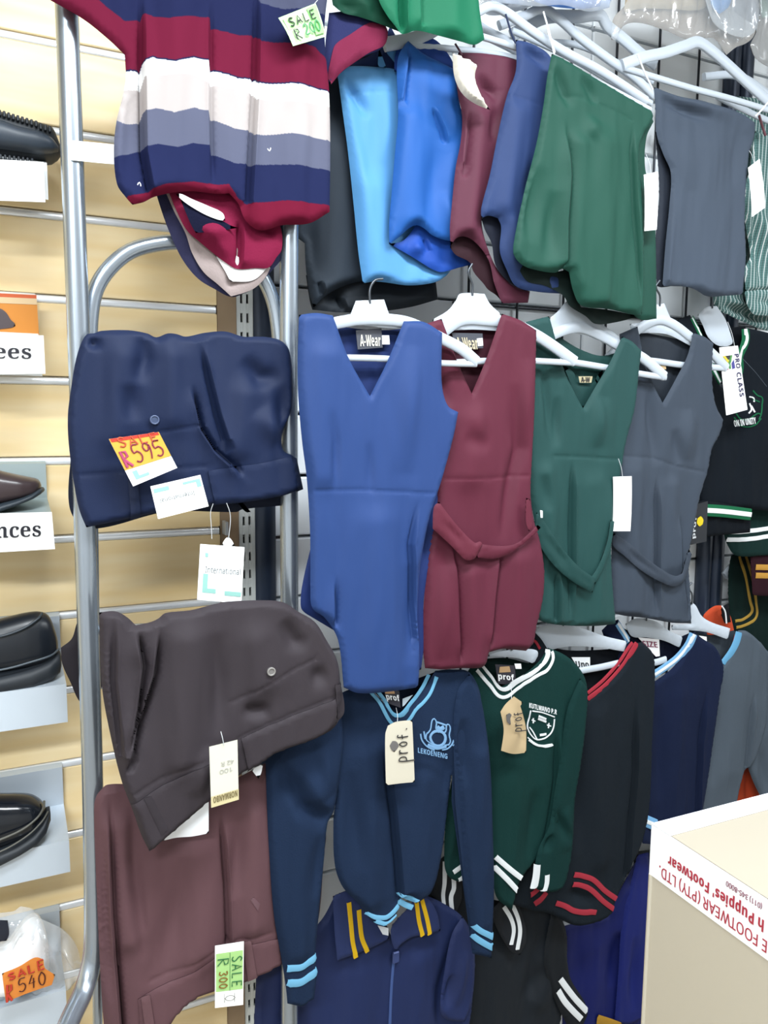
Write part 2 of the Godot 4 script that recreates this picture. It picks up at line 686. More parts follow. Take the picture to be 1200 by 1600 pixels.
# ---------------------------------------------------------------- the scene
func _ready() -> void:
	look = Basis.from_euler(Vector3(-0.11964882, -0.45253191, 0.00952976))
	var cam := Camera3D.new()
	cam.name = "camera"
	cam.fov = rad_to_deg(2.0 * atan(800.0 / FOCAL))
	cam.keep_aspect = Camera3D.KEEP_HEIGHT
	cam.transform = Transform3D(look, EYE)
	cam.near = 0.02
	add_child(cam)
	cam.current = true
	var env := Environment.new()
	env.background_mode = Environment.BG_COLOR
	env.background_color = Color(0.55, 0.6, 0.68)
	env.tonemap_mode = Environment.TONE_MAPPER_LINEAR
	env.tonemap_exposure = 1.3
	env.sdfgi_enabled = true
	env.ssao_enabled = true
	env.ssil_enabled = true
	var we := WorldEnvironment.new()
	we.name = "world"
	we.environment = env
	add_child(we)
	lamp(Vector3(0.6, 3.28, 1.35), 1.5, 0.34, 6.4, "long ceiling light panel nearest the wooden shoe wall")
	lamp(Vector3(2.5, 3.28, 1.9), 1.5, 0.34, 5.0, "long ceiling light panel nearest the right wall of the shop")
	lamp(Vector3(-1.1, 3.28, 2.7), 1.5, 0.34, 11.0, "long ceiling light panel far behind, over the open shop floor")
	tex_weave = noise_tex(0.12, 3, true, 3.0)
	tex_knit = noise_tex(0.09, 5, true, 5.0)
	sans = face_font("Droid Sans", 400)
	sans_bold = face_font("Droid Sans", 700)
	serif_bold = face_font("Droid Serif", 700)
	room()
	slatwall()
	rack()
	shoes()
	back_wires()
	carton()
	striped_shirt()
	top_row()
	pinafores()
	jerseys()
	tracksuits()
	trousers()
	tags()
	packets()

func face_font(n: String, w: int) -> SystemFont:
	var f := SystemFont.new()
	f.font_names = PackedStringArray([n])
	f.font_weight = w
	return f

func lamp(at: Vector3, lx: float, lz: float, e: float, label: String) -> void:
	var o := thing("ceiling_light", label, "ceiling light", at, "ceiling light panels")
	var e2 := Vector3(lx / 2, 0.02, lz / 2)
	put("housing", box_mesh(at - e2 + Vector3(-0.03, 0.012, -0.03), at + e2 + Vector3(0.03, 0.03, 0.03), 0.004), plain("e8eaec", 0.5), o)
	var gm := StandardMaterial3D.new()
	gm.albedo_color = Color(0.9, 0.92, 0.95)
	gm.emission_enabled = true
	gm.emission = Color(0.93, 0.97, 1.0)
	gm.emission_energy_multiplier = 3.0
	put("diffuser", box_mesh(at - Vector3(lx / 2, 0.006, lz / 2), at + Vector3(lx / 2, 0.012, lz / 2), 0.003), gm, o)
	var l := AreaLight3D.new()
	l.name = "light"
	l.area_size = Vector2(lx, lz)
	l.light_energy = e
	l.light_color = Color(0.95, 0.98, 1.0)
	l.area_range = 12.0
	l.shadow_enabled = true
	o.add_child(l)
	l.position = Vector3(0, -0.02, 0)
	l.rotation = Vector3(-PI / 2, 0, 0)

func structure(called: String, a: Vector3, b: Vector3, m: Material) -> MeshInstance3D:
	var o := put(called, box_mesh(a, b, 0.002), m, self)
	o.set_meta("kind", "structure")
	return o

func room() -> void:
	var white := plain("efedea", 0.85)
	structure("floor", Vector3(-2.2, -0.1, -0.3), Vector3(3.6, 0, 4.4), plain("b4aca0", 0.5))
	structure("ceiling", Vector3(-2.2, 3.32, -0.3), Vector3(3.6, 3.42, 4.4), white)
	structure("wall_left", Vector3(-2.2, 0, -0.3), Vector3(-2.1, 3.32, 4.4), white)
	structure("wall_right", Vector3(3.5, 0, -0.3), Vector3(3.6, 3.32, 4.4), white)
	structure("wall_front", Vector3(-2.1, 0, 4.3), Vector3(3.5, 3.32, 4.4), white)
	var w := structure("wall_back", Vector3(-2.1, 0, -0.2), Vector3(3.5, 3.32, -0.07), plain("3a3f46", 0.8))
	var pm := plain("eff4f8", 0.45)
	var x0 := 0.4
	var ends := [x0, 1.37, 2.34, 3.5]
	for k in range(-9, 18):
		var top := 2.22 - 0.1355 * k
		var bot := maxf(top - 0.1355 + 0.007, 0.002)
		if top > 3.32 or top < 0.02:
			continue
		for c in 3:
			put("panel", box_mesh(Vector3(ends[c] + 0.002, bot, -0.07), Vector3(ends[c + 1] - 0.002, top, -0.03), 0.003), pm, w)

func slatwall() -> void:
	var x1 := pt(342, 700, 0).x
	var o := thing("slatwall", "pale wooden slatwall with bright metal strips in its grooves, behind the shoes", "slatwall", Vector3(-0.5, 0, 0))
	board_m = StandardMaterial3D.new()
	board_m.albedo_color = col("e6cb96")
	board_m.roughness = 0.42
	var nt := noise_tex(0.012, 8, false)
	nt.color_ramp = Gradient.new()
	nt.color_ramp.set_color(0, col("ebcc92"))
	nt.color_ramp.set_color(1, col("f5e0b6"))
	board_m.albedo_texture = nt
	board_m.albedo_color = Color(1, 1, 1)
	board_m.uv1_triplanar = true
	board_m.uv1_scale = Vector3(0.8, 6, 0.8)
	var alu := bare("eef1f5", 0.3, 0.45)
	for k in range(-5, 19):
		var top := 2.609 - 0.15 * k - 0.008
		var bot := maxf(top - 0.15 + 0.017, 0.001)
		if top > 3.32 or top < 0.01:
			continue
		put("panel", box_mesh(Vector3(-2.09, bot, -0.028), Vector3(x1, minf(top, 3.315), 0.0), 0.0012), board_m, o)
		# the strip in the groove above this board: a hollow channel
		var st := PackedVector3Array()
		var v := PackedVector3Array()
		var n := PackedVector3Array()
		var ix := PackedInt32Array()
		var prof := [Vector2(-0.004, 0.0), Vector2(-0.0005, 0.001), Vector2(0.0012, 0.004), Vector2(0.0005, 0.0115), Vector2(-0.003, 0.0145), Vector2(-0.009, 0.0165), Vector2(-0.009, 0.0)]
		for e in 2:
			for i in prof.size():
				v.append(Vector3(-2.09 if e == 0 else x1 - 0.002, top + prof[i].y, prof[i].x))
				var d: Vector2 = prof[mini(i + 1, 5)] - prof[maxi(i - 1, 0)]
				n.append(Vector3(0, -d.x, d.y).normalized() if i < 6 else Vector3(0, -1, 0))
		for i in 6:
			ix.append_array([i, i + 1, 7 + i, i + 1, 8 + i, 7 + i])
		put("metal_strip", arrays(v, n, ix), alu, o)
	put("backing", box_mesh(Vector3(-2.09, 0.0, -0.05), Vector3(x1 - 0.003, 3.31, -0.03), 0.001), plain("6e5a42", 0.8), o)
	var clip := pt(352, 825, 0.01)
	put("end_clip", box_mesh(clip + Vector3(-0.003, -0.014, -0.02), clip + Vector3(0.004, 0.014, 0.012), 0.001), plain("e8edf2", 0.35), o, "white end clip of a metal strip")
	var e := thing("edge_board", "raw tan chipboard edge strip at the right end of the wooden slatwall", "board", Vector3(x1 + 0.02, 0, -0.02))
	put("board", box_mesh(Vector3(x1 + 0.001, 0.0, -0.05), Vector3(pt(372, 700, -0.004).x, 3.31, -0.004), 0.001), plain("b79b7a", 0.8), e)
	# slotted upright
	var sx0 := pt(373, 700, -0.006).x
	var sx1 := pt(399, 700, -0.006).x
	var u := thing("slotted_upright", "pale grey slotted steel upright beside the chipboard edge strip", "shelf upright", Vector3((sx0 + sx1) / 2, 0, -0.02))
	var sm := bare("dde1de", 0.4, 0.1)
	var plate := SurfaceTool.new()
	plate.begin(Mesh.PRIMITIVE_TRIANGLES)
	var wd := sx1 - sx0
	var cols := [0.0, 0.24, 0.37, 0.6, 0.73, 1.0]
	for k in [0, 2, 4]:
		plate.append_from(box_mesh(Vector3(sx0 + wd * cols[k], 0.02, -0.02), Vector3(sx0 + wd * cols[k + 1], 3.25, -0.012), 0.0008), 0, Transform3D())
	var y := 0.04
	while y < 3.23:
		for k in [1, 3]:
			plate.append_from(box_mesh(Vector3(sx0 + wd * cols[k] - 0.0005, y, -0.0198), Vector3(sx0 + wd * cols[k + 1] + 0.0005, y + 0.02, -0.0122), 0.0006), 0, Transform3D())
		y += 0.0385
	put("slotted_face", plate.commit(), sm, u)
	put("channel", box_mesh(Vector3(sx0 + 0.001, 0.02, -0.05), Vector3(sx1 - 0.001, 3.25, -0.03), 0.001), plain("2c3036", 0.6), u)
	# dark posts
	var a0 := pt(400, 700, 0.0).x
	var a1 := pt(432, 700, 0.0).x
	post("dark blue-black upright post beside the slotted steel upright", [[a0, a1]], 0.006)
	post("dark twin tube post behind the grey jersey at the far right", [[pt(1096, 880, -0.005).x, pt(1112, 880, -0.005).x], [pt(1115, 880, -0.005).x, pt(1131, 880, -0.005).x]], 0.006)

func post(label: String, spans: Array, z: float) -> void:
	var o := thing("wall_post", label, "post", Vector3((spans[0][0] + spans[0][1]) / 2, 0, -0.02))
	for s in spans:
		var c: float = (s[0] + s[1]) / 2
		put("tube", tube(PackedVector3Array([Vector3(c, 0.01, -0.016), Vector3(c, 3.3, -0.016)]), (s[1] - s[0]) / 2, 0.012 + z, 16, 0.6), plain("39465c", 0.35, 0.3), o)
	put("base_plate", box_mesh(Vector3(spans[0][0], 0.0, -0.03), Vector3(spans[spans.size() - 1][1], 0.012, 0.01), 0.001), plain("39465c", 0.4, 0.3), o)

func back_wires() -> void:
	var o := thing("wire_grid", "thin dark wire grid hung on the grey wall behind the hangers", "wire grid", Vector3(1.5, 0.2, -0.02))
	var m := plain("3c4048", 0.35, 0.6)
	var x := 1.02
	while x < 2.75:
		put("wire", tube(PackedVector3Array([Vector3(x, 0.5, -0.018), Vector3(x, 3.2, -0.018)]), 0.0032, 0.0032, 8), m, o)
		x += 0.139
	for y in [0.55, 1.3, 2.215, 3.1]:
		put("crosswire", tube(PackedVector3Array([Vector3(0.98, y, -0.023), Vector3(2.75, y, -0.023)]), 0.003, 0.003, 8), m, o)

func rack() -> void:
	var o := thing("tube_rack", "silver tubular steel clothes rack with an arched top tube, carrying the trousers", "clothes rack", pt(290, 1560, 0.25))
	var m := bare("a8b2bd", 0.27, 0.85)
	var left := line3("100,-120 104,0 113,250 122,500 130,740 137,960 144,1190 147,1380 147,1465 143,1505", 0.25)
	for q in [[132, 1545, 0.27], [112, 1588, 0.31], [90, 1640, 0.36]]:
		left.append(pt(q[0], q[1], q[2]))
	put("upright", tube(resample(left, 0.02), 0.0172, 0.0172, 20), m, o)
	put("upright", tube(resample(line3("452,-120 452,300 451,600 452,900 453,1300 452,1640", 0.25), 0.03), 0.0165, 0.0165, 20), m, o)
	put("arch_tube", tube(resample(line3("140,640 140,540 142,490 150,452 170,420 203,393 245,381 290,378 335,383 375,398 406,428 425,465 434,510 437,560 438,640", 0.225), 0.012), 0.0128, 0.0128, 16), m, o)
	put("leg_tube", tube(resample(line3("143,640 149,1100 152,1450 153,1640", 0.21), 0.03), 0.0085, 0.0085, 12), m, o)
	for yy in [560, 985, 1262]:
		put("crossbar", tube(PackedVector3Array([pt(142, yy, 0.2), pt(446, yy - 12, 0.2)]), 0.009, 0.009, 12), m, o)
	put("top_crossbar", tube(PackedVector3Array([pt(104, -20, 0.25), pt(452, -20, 0.25)]), 0.01, 0.01, 12), m, o)
	var lab := tag("paper_label", "blank white paper strip stuck around the left tube of the rack", "label", corners("109,219 181,226 181,257 110,250", 0.27), plain("fbfcfd", 0.6))
	lab.get_child(0).name = "paper"

func shelf_profile(o: Node3D, x0: float, x1: float, prof: Array, m: Material, called: String) -> void:     # a bent sheet, the same all along x; profile as [height, z]
	for i in prof.size() - 1:
		pass
	var v := PackedVector3Array()
	var n := PackedVector3Array()
	var ix := PackedInt32Array()
	var th := 0.0022
	for i in prof.size() - 1:
		var a := Vector2(prof[i][1], prof[i][0])
		var b := Vector2(prof[i + 1][1], prof[i + 1][0])
		var d := (b - a).normalized()
		var nr := Vector2(-d.y, d.x)
		if nr.x + nr.y < 0.0:
			nr = -nr
		var st := SurfaceTool.new()
		var ring := [a, b, b - nr * th, a - nr * th]
		for k in 4:
			var p: Vector2 = ring[k]
			var q: Vector2 = ring[(k + 1) % 4]
			var mid := (p + q) / 2 - (a + b - nr * th) / 2
			var f := v.size()
			var e := (q - p).normalized()
			var out := Vector2(-e.y, e.x)
			if out.dot(mid) < 0.0:
				out = -out
			var nn := Vector3(0, out.y, out.x)
			for w in [[x0, p], [x1, p], [x1, q], [x0, q]]:
				v.append(Vector3(w[0], w[1].y, w[1].x))
				n.append(nn)
			var turn := (v[f + 1] - v[f]).cross(v[f + 2] - v[f]).dot(nn) > 0.0
			ix.append_array([f, f + 2, f + 1, f, f + 3, f + 2] if turn else [f, f + 1, f + 2, f, f + 2, f + 3])
		for xx in [x0, x1]:
			var f := v.size()
			for p in ring:
				v.append(Vector3(xx, p.y, p.x))
				n.append(Vector3(signf(xx - (x0 + x1) / 2), 0, 0))
			var turn := (v[f + 1] - v[f]).cross(v[f + 2] - v[f]).dot(n[f]) > 0.0
			ix.append_array([f, f + 2, f + 1, f, f + 3, f + 2] if turn else [f, f + 1, f + 2, f, f + 2, f + 3])
	put(called, arrays(v, n, ix), m, o)

func shoe_shelf(label: String, xr: float, hook: float, base: float, lip_top: float, lip_low: float, m: Material) -> float:    # the right-hand ends as seen; returns the x of the right end
	var x1 := pt(xr, base, 0.02).x
	var o := thing("shoe_shelf", label, "shoe shelf", Vector3(x1 - 0.12, pt(xr, lip_low, 0.13).y, 0.07), "slanted shoe shelves on the slatwall")
	var yh := pt(xr, hook, 0.012).y
	var yb := pt(xr, base, 0.012).y
	var yt := pt(xr + 6, lip_top, 0.125).y
	var yl := pt(xr + 8, lip_low, 0.128).y
	shelf_profile(o, x1 - 0.3, x1, [[yh, 0.012], [yb, 0.012]], m, "back_plate")
	shelf_profile(o, x1 - 0.3, x1, [[yb, 0.012], [yt, 0.126]], m, "tray")
	shelf_profile(o, x1 - 0.3, x1, [[yt, 0.128], [yl, 0.129]], m, "front_lip")
	shelf_profile(o, x1 - 0.3, x1, [[yh + 0.006, -0.004], [yh, 0.012]], m, "hook_edge")
	return x1

func loft(parent: Node3D, called: String, s: String, zc: float, hw: float, m: Material, flat_low := false, ztip := 0.0) -> void:     # a rounded body along x: each entry is x,top,x,bottom as seen in the plane zc
	var rows := []
	var ws := s.split(" ", false)
	for w in ws:
		var c := w.split(",")
		var x := c[0].to_float()
		rows.append([pt(x, c[1].to_float(), zc), pt(x, c[2].to_float(), zc), c[3].to_float() if c.size() > 3 else 1.0])
	var tops := PackedVector3Array()
	var lows := PackedVector3Array()
	var wid := PackedVector3Array()
	for r in rows:
		tops.append(r[0])
		lows.append(r[1])
		wid.append(Vector3(r[2], r[0].x, 0))
	tops = resample(tops, 0.006)
	var nrow := tops.size()
	# the lower line and the width are read at the same steps
	var v := PackedVector3Array()
	var ix := PackedInt32Array()
	var sides := 20
	for i in nrow:
		var x := tops[i].x
		var k := 0
		while k < rows.size() - 2 and rows[k + 1][0].x < x:
			k += 1
		var t := clampf((x - rows[k][0].x) / maxf(rows[k + 1][0].x - rows[k][0].x, 1e-5), 0.0, 1.0)
		var low := lerpf(rows[k][1].y, rows[k + 1][1].y, t)
		var ww := lerpf(rows[k][2], rows[k + 1][2], t) * hw
		var cy := (tops[i].y + low) / 2
		var hy := maxf((tops[i].y - low) / 2, 0.0005)
		for j in sides:
			var a := TAU * j / sides
			var pw := 0.55 if sin(a) < 0.0 and flat_low else 0.8
			v.append(Vector3(x, cy + hy * signf(sin(a)) * pow(absf(sin(a)), pw), zc - ww * 0.0 + ww * signf(cos(a)) * pow(absf(cos(a)), pw)))
	for i in nrow - 1:
		for j in sides:
			var a := i * sides + j
			var b := i * sides + (j + 1) % sides
			ix.append_array([a, a + sides, b, b, a + sides, b + sides])
	var e := v.size()
	v.append((tops[nrow - 1] + rows[rows.size() - 1][1]) / 2.0)
	v.append((tops[0] + rows[0][1]) / 2.0)
	for j in sides:
		ix.append_array([(nrow - 1) * sides + j, e, (nrow - 1) * sides + (j + 1) % sides])
		ix.append_array([j, (j + 1) % sides, e + 1])
	var st := SurfaceTool.new()
	st.begin(Mesh.PRIMITIVE_TRIANGLES)
	st.set_smooth_group(0)
	for q in v:
		st.add_vertex(q)
	for q in ix:
		st.add_index(q)
	st.generate_normals()
	put(called, st.commit(), m, parent)

func price_card(label: String, s: String, z: float, words := "", wq := "") -> void:
	var c := corners(s, z)
	var o := tag("price_card", label, "price card", c, plain("fdfdfb", 0.5), "white price cards on the shoe shelves")
	if words:
		write(o, "lettering", words, corners(wq, z + 0.0012), plain("1d1c2a", 0.6), serif_bold)

func shoes() -> void:
	var grey := bare("a9b7b8", 0.3, 0.2)
	var steel := bare("c6d0da", 0.34, 0.3)
	var black := plain("1c222b", 0.34)
	var rubber := plain("262d35", 0.55)
	# top shoe with a ribbed sole, tilted on a card
	var x1 := shoe_shelf("clear topmost shoe shelf under the ribbed black sole, mostly behind a white card", 66, 205, 240, 255, 312, plain("eef2f5", 0.25))
	var o := thing("shoe", "black shoe with a ribbed thick sole turned to the front, topmost at the left edge", "shoe", pt(30, 252, 0.1), "shoes on the slatwall shelves")
	loft(o, "sole", "-60,160,246,1 0,178,248,1 30,188,251,1 60,195,254,0.95 80,202,253,0.85 90,222,248,0.6 95,232,243,0.3", 0.1, 0.045, rubber, true)
	loft(o, "upper", "-60,176,236,1 0,192,238,1 30,203,242,1 60,209,246,0.92 80,220,244,0.8 90,232,240,0.5", 0.118, 0.042, plain("3a4654", 0.45), true)
	for k in 13:
		var a := pt(-8 + k * 7, 179.5 + k * 2.1 + (2 if k > 9 else 0), 0.118)
		put("tread_rib", box_mesh(a + Vector3(-0.002, -0.008, -0.03), a + Vector3(0.0022, 0.0012, 0.03), 0.001), rubber, o)
		if k < 9:
			var b := pt(-6 + k * 7, 244.5 + k * 0.9, 0.14)
			put("tread_rib", box_mesh(b + Vector3(-0.002, -0.004, -0.02), b + Vector3(0.0022, 0.004, 0.004), 0.001), rubber, o)
	price_card("blank white price card under the ribbed black sole at the top left", "-40,247 68,253 71,316 -40,312", 0.15)
	# orange picture and card
	shoe_shelf("clear shoe shelf holding the orange picture card", 58, 462, 515, 535, 588, plain("eef2f5", 0.25))
	var pc := corners("-45,456 57,461 61,524 -45,522", 0.05)
	o = tag("picture_card", "orange picture card showing a dark shoe, above the upper lettered price card", "picture card", pc, plain("f39a32", 0.4))
	sheet(o, "top_border", patch(pc, 0, 0, 1, 0.09, 0.0007), plain("e8662a", 0.45), 0.0004)
	sheet(o, "pale_stripe", patch(pc, 0, 0.09, 1, 0.24, 0.0007), plain("fbd9a8", 0.4), 0.0004)
	var g := cloth(o, "printed_shoe", "-30,478 0,482 10,489 17,500 23,505 24,509 18,512 -30,517", 0.0515, plain("57494c", 0.5), {"puff": 0.0006, "rad": 0.004, "back": 0.0003, "noise": 0.0, "sp": 0.006})
	price_card("white price card with the lettering ees, under the orange picture card", "-40,524 68,524 71,584 -40,585", 0.15, "ees", "-9,543 49,544 49,561 -9,560")
	# brown shoe
	shoe_shelf("grey shoe shelf under the brown shoe", 74, 724, 778, 800, 858, grey)
	o = thing("shoe", "dark brown shoe with a round toe, above the lower lettered price card", "shoe", pt(30, 795, 0.085), "shoes on the slatwall shelves")
	loft(o, "upper", "-70,716,800,1 -20,730,792,1 0,735,785,1 30,742,778,0.95 50,746,772,0.8 60,749,766,0.55 64,756,762,0.25", 0.085, 0.04, plain("4d3f42", 0.3), true)
	loft(o, "sole", "-70,798,812,1 -20,789,803,1 0,783,797,1 30,775,786,0.95 50,767,778,0.85 62,761,771,0.65 69,762,766,0.3", 0.085, 0.046, plain("39444e", 0.5), true)
	price_card("white price card with the lettering nces, under the brown shoe", "-40,803 81,800 86,858 -40,865", 0.15, "nces", "-8,823 64,821 64,838 -8,841")
	# black heeled shoe
	shoe_shelf("steel shoe shelf under the black shoe turned heel first", 96, 962, 1030, 1068, 1128, steel)
	o = thing("shoe", "black slip-on shoe turned heel first, beside the left tube of the rack", "shoe", pt(40, 1070, 0.09), "shoes on the slatwall shelves")
	loft(o, "upper", "-80,985,1045,1 -20,972,1046,1 10,965,1044,1 40,958,1040,0.95 62,956,1036,0.85 76,962,1030,0.7 86,985,1024,0.5 90,1000,1012,0.2", 0.085, 0.036, black, true)
	loft(o, "heel_sole", "-80,1056,1086,1 -10,1048,1076,1 10,1044,1074,1 50,1034,1068,0.95 78,1024,1058,0.8 92,1016,1048,0.55 95,1022,1040,0.25", 0.088, 0.042, rubber, true)
	put("collar_rim", tube(resample(PackedVector3Array([pt(-30, 1000, 0.122), pt(10, 992, 0.122), pt(40, 980, 0.12), pt(60, 966, 0.112), pt(66, 958, 0.1)]), 0.005), 0.0022, 0.0022, 8), plain("3d4750", 0.35), o)
	put("welt", tube(resample(PackedVector3Array([pt(-40, 1053, 0.128), pt(10, 1045, 0.128), pt(50, 1034, 0.126), pt(80, 1024, 0.118), pt(92, 1014, 0.1)]), 0.005), 0.002, 0.002, 8), plain("59636c", 0.35), o)
	# black round-toed shoe
	shoe_shelf("steel shoe shelf under the glossy round-toed black shoe", 100, 1198, 1256, 1312, 1362, steel)
	o = thing("shoe", "glossy black round-toed shoe, lowest of the uncovered shoes at the left edge", "shoe", pt(30, 1310, 0.1), "shoes on the slatwall shelves")
	loft(o, "upper", "-80,1230,1330,1 -20,1240,1322,1 0,1243,1316,1 30,1243,1305,0.98 50,1245,1296,0.9 64,1252,1284,0.65 72,1262,1276,0.3", 0.095, 0.04, plain("1a1f27", 0.16), true)
	loft(o, "sole", "-80,1322,1352,1 -20,1318,1346,1 0,1312,1338,1 30,1300,1322,1 55,1284,1308,0.9 70,1268,1294,0.7 78,1262,1278,0.35", 0.1, 0.047, rubber, true)
	put("welt", tube(resample(PackedVector3Array([pt(-30, 1322, 0.143), pt(0, 1312, 0.143), pt(35, 1296, 0.14), pt(58, 1278, 0.13), pt(68, 1262, 0.115), pt(69, 1252, 0.1)]), 0.005), 0.0022, 0.0022, 8), plain("6b6a62", 0.4), o)
	put("sole_seam", tube(resample(PackedVector3Array([pt(-30, 1342, 0.149), pt(10, 1326, 0.149), pt(45, 1304, 0.145), pt(66, 1283, 0.135), pt(75, 1268, 0.12)]), 0.005), 0.0016, 0.0016, 8), plain("6b6a62", 0.4), o)
	# white shoe in a bag
	shoe_shelf("steel shoe shelf under the bagged white shoe at the bottom left corner", 96, 1421, 1490, 1545, 1600, steel)
	o = thing("shoe", "white shoe with a dark opening inside a clear bag, bottom left corner", "shoe", pt(30, 1530, 0.1), "shoes on the slatwall shelves")
	loft(o, "upper", "-80,1470,1560,1 -20,1478,1550,1 10,1475,1546,1 28,1452,1542,1 45,1434,1536,0.95 58,1430,1530,0.8 68,1445,1522,0.55 75,1470,1510,0.3", 0.095, 0.038, plain("f5f6f7", 0.5), true)
	cloth(o, "ankle_opening", "-40,1436 12,1438 14,1460 10,1470 -40,1476", 0.125, plain("1d2434", 0.6), {"puff": 0.003, "sp": 0.008})
	var bag := thing("plastic_bag", "crinkled clear plastic bag around the white shoe at the bottom left", "bag", pt(60, 1545, 0.1))
	cloth(bag, "film", "-40,1428 20,1424 32,1416 50,1420 58,1432 74,1440 95,1450 112,1466 122,1484 128,1508 136,1520 122,1528 108,1542 98,1548 40,1552 -40,1570", 0.1, clear_film("eef3f8", 0.24), {"puff": 0.05, "rad": 0.05, "noise": 0.016, "freq": 26.0, "back": 0.002, "sp": 0.006, "folds": "r 10 6 55,1430 80,1470 90,1510;r 9 5 62,1440 110,1490 125,1515;r 10 5 30,1420 22,1460 10,1480;v 8 5 70,1445 100,1490 108,1530;r 7 4 95,1465 112,1500"})
	var so := corners("4,1521 57,1496 84,1532 9,1565", 0.168)
	var st := thing("sale_tag", "torn orange SALE R 540 price tag on the bagged white shoe", "price tag", so[3], "handwritten sale tags")
	cloth(st, "card", "3,1521 30,1510 55,1496 68,1499 70,1512 78,1518 86,1523 81,1539 60,1546 35,1555 9,1566", 0.166, plain("ff9a3d", 0.55), {"puff": 0.0006, "rad": 0.004, "back": 0.0005, "noise": 0.0, "sp": 0.006})
	scrawl(st, "printing", "SALE", corners("9,1524 70,1497 72,1512 12,1532", 0.168), plain("e0442a", 0.6), 0.0019)
	scrawl(st, "printing", "R", corners("8,1540 22,1535 22,1562 8,1567", 0.168), plain("e0442a", 0.6), 0.0022)
	scrawl(st, "handwriting", "540", corners("26,1531 72,1516 74,1536 28,1551", 0.168), plain("5a1c12", 0.6), 0.0011)

func carton() -> void:
	var top := 1.4
	var a := level(1020, 1288, top)
	var b := level(1200, 1405, top)
	var c := level(1200, 1250, top)
	var u := (b - a).normalized()
	var w := u.cross(Vector3.UP).normalized()
	if w.dot(c - a) < 0.0:
		w = -w
	var l := 0.44
	var d := 0.5
	var h := 0.6
	var card := plain("ded5c1", 0.8)
	var tape := plain("eff2f6", 0.3)
	var print_m := plain("c8344a", 0.6)
	for lev in 2:
		var y0 := top - h * (lev + 1) - (0.004 * lev)
		var y1 := top - h * lev - 0.004 * lev
		if lev == 1:
			y0 = 0.0
		var at := a + u * l / 2 + w * d / 2
		var o := thing("cardboard_box", ["large cardboard box sealed with printed white tape, bottom right corner", "plain cardboard box carrying the taped box, below the frame"][lev], "box", Vector3(at.x, y0, at.z))
		var e := Vector3(a.x, 0, a.z)
		var p := func(s: float, t: float, y: float) -> Vector3: return e + u * s + w * t + Vector3(0, y, 0)
		# walls of corrugated board with slightly bowed faces
		var names := ["side_panel", "side_panel", "side_panel", "side_panel"]
		var ring := [[0.0, 0.0], [l, 0.0], [l, d], [0.0, d]]
		for k in 4:
			var q0: Array = ring[k]
			var q1: Array = ring[(k + 1) % 4]
			var fc := [p.call(q0[0], q0[1], y1 - 0.004), p.call(q1[0], q1[1], y1 - 0.004), p.call(q1[0], q1[1], y0), p.call(q0[0], q0[1], y0)]
			sheet2(o, names[k], fc, card, 0.004, p.call(l / 2, d / 2, (y0 + y1) / 2), 0.0015)
		sheet2(o, "top_flap", [p.call(0.001, 0.001, y1), p.call(l - 0.001, 0.001, y1), p.call(l - 0.001, d / 2 - 0.001, y1), p.call(0.001, d / 2 - 0.001, y1)], plain("c0b6a3", 0.8), 0.004, p.call(l / 2, d / 2, 0), 0.0)
		sheet2(o, "top_flap", [p.call(0.001, d / 2 + 0.001, y1), p.call(l - 0.001, d / 2 + 0.001, y1), p.call(l - 0.001, d - 0.001, y1), p.call(0.001, d - 0.001, y1)], plain("c0b6a3", 0.8), 0.004, p.call(l / 2, d / 2, 0), 0.0)
		if lev == 1:
			continue
		var off := 0.0012
		# edge tapes
		sheet2(o, "tape", [p.call(-off, -off, y1 + off), p.call(0.034, -off, y1 + off), p.call(0.034, d, y1 + off), p.call(-off, d, y1 + off)], tape, 0.0006, p.call(l / 2, d / 2, 0), 0.0, "glossy white tape along the back edge of the top")
		var th := 0.072
		var fa := level(1034, 1300, top)
		var s0 := 0.0
		# the face that the camera sees: the one through a and b
		var pf := [p.call(-off, -off, y1), p.call(l + off, -off, y1), p.call(l + off, -off, y1 - th), p.call(-off, -off, y1 - th)]
		sheet2(o, "printed_tape", pf, tape, 0.0006, p.call(l / 2, d / 2, (y0 + y1) / 2), 0.0, "white tape with red lettering")
		sheet2(o, "tape", [p.call(-off, -off, y1), p.call(-off, 0.05, y1), p.call(-off, 0.05, y1 - th), p.call(-off, -off, y1 - th)], tape, 0.0006, p.call(l / 2, d / 2, (y0 + y1) / 2), 0.0)
		# upside down lettering: it is read from the far end
		var tq := func(s1: float, s2: float, v1: float, v2: float) -> Array: return [p.call(s2, -off - 0.0008, y1 - v2), p.call(s1, -off - 0.0008, y1 - v2), p.call(s1, -off - 0.0008, y1 - v1), p.call(s2, -off - 0.0008, y1 - v1)]
		write(o, "lettering", "E FOOTWEAR (PTY) LTD.", tq.call(0.018, 0.19, 0.046, 0.064), print_m, sans)
		write(o, "lettering", "h Puppies' Footwear", tq.call(0.033, 0.184, 0.022, 0.042), print_m, sans_bold)
		write(o, "lettering", "(011) 345-8000", tq.call(0.128, 0.18, 0.008, 0.016), plain("a0566a", 0.6), sans)
		put("corner_edge", tube(PackedVector3Array([p.call(0.001, 0.001, y1 - th), p.call(0.001, 0.001, y0)]), 0.0035, 0.0035, 10), plain("ded5c1", 0.8), o)

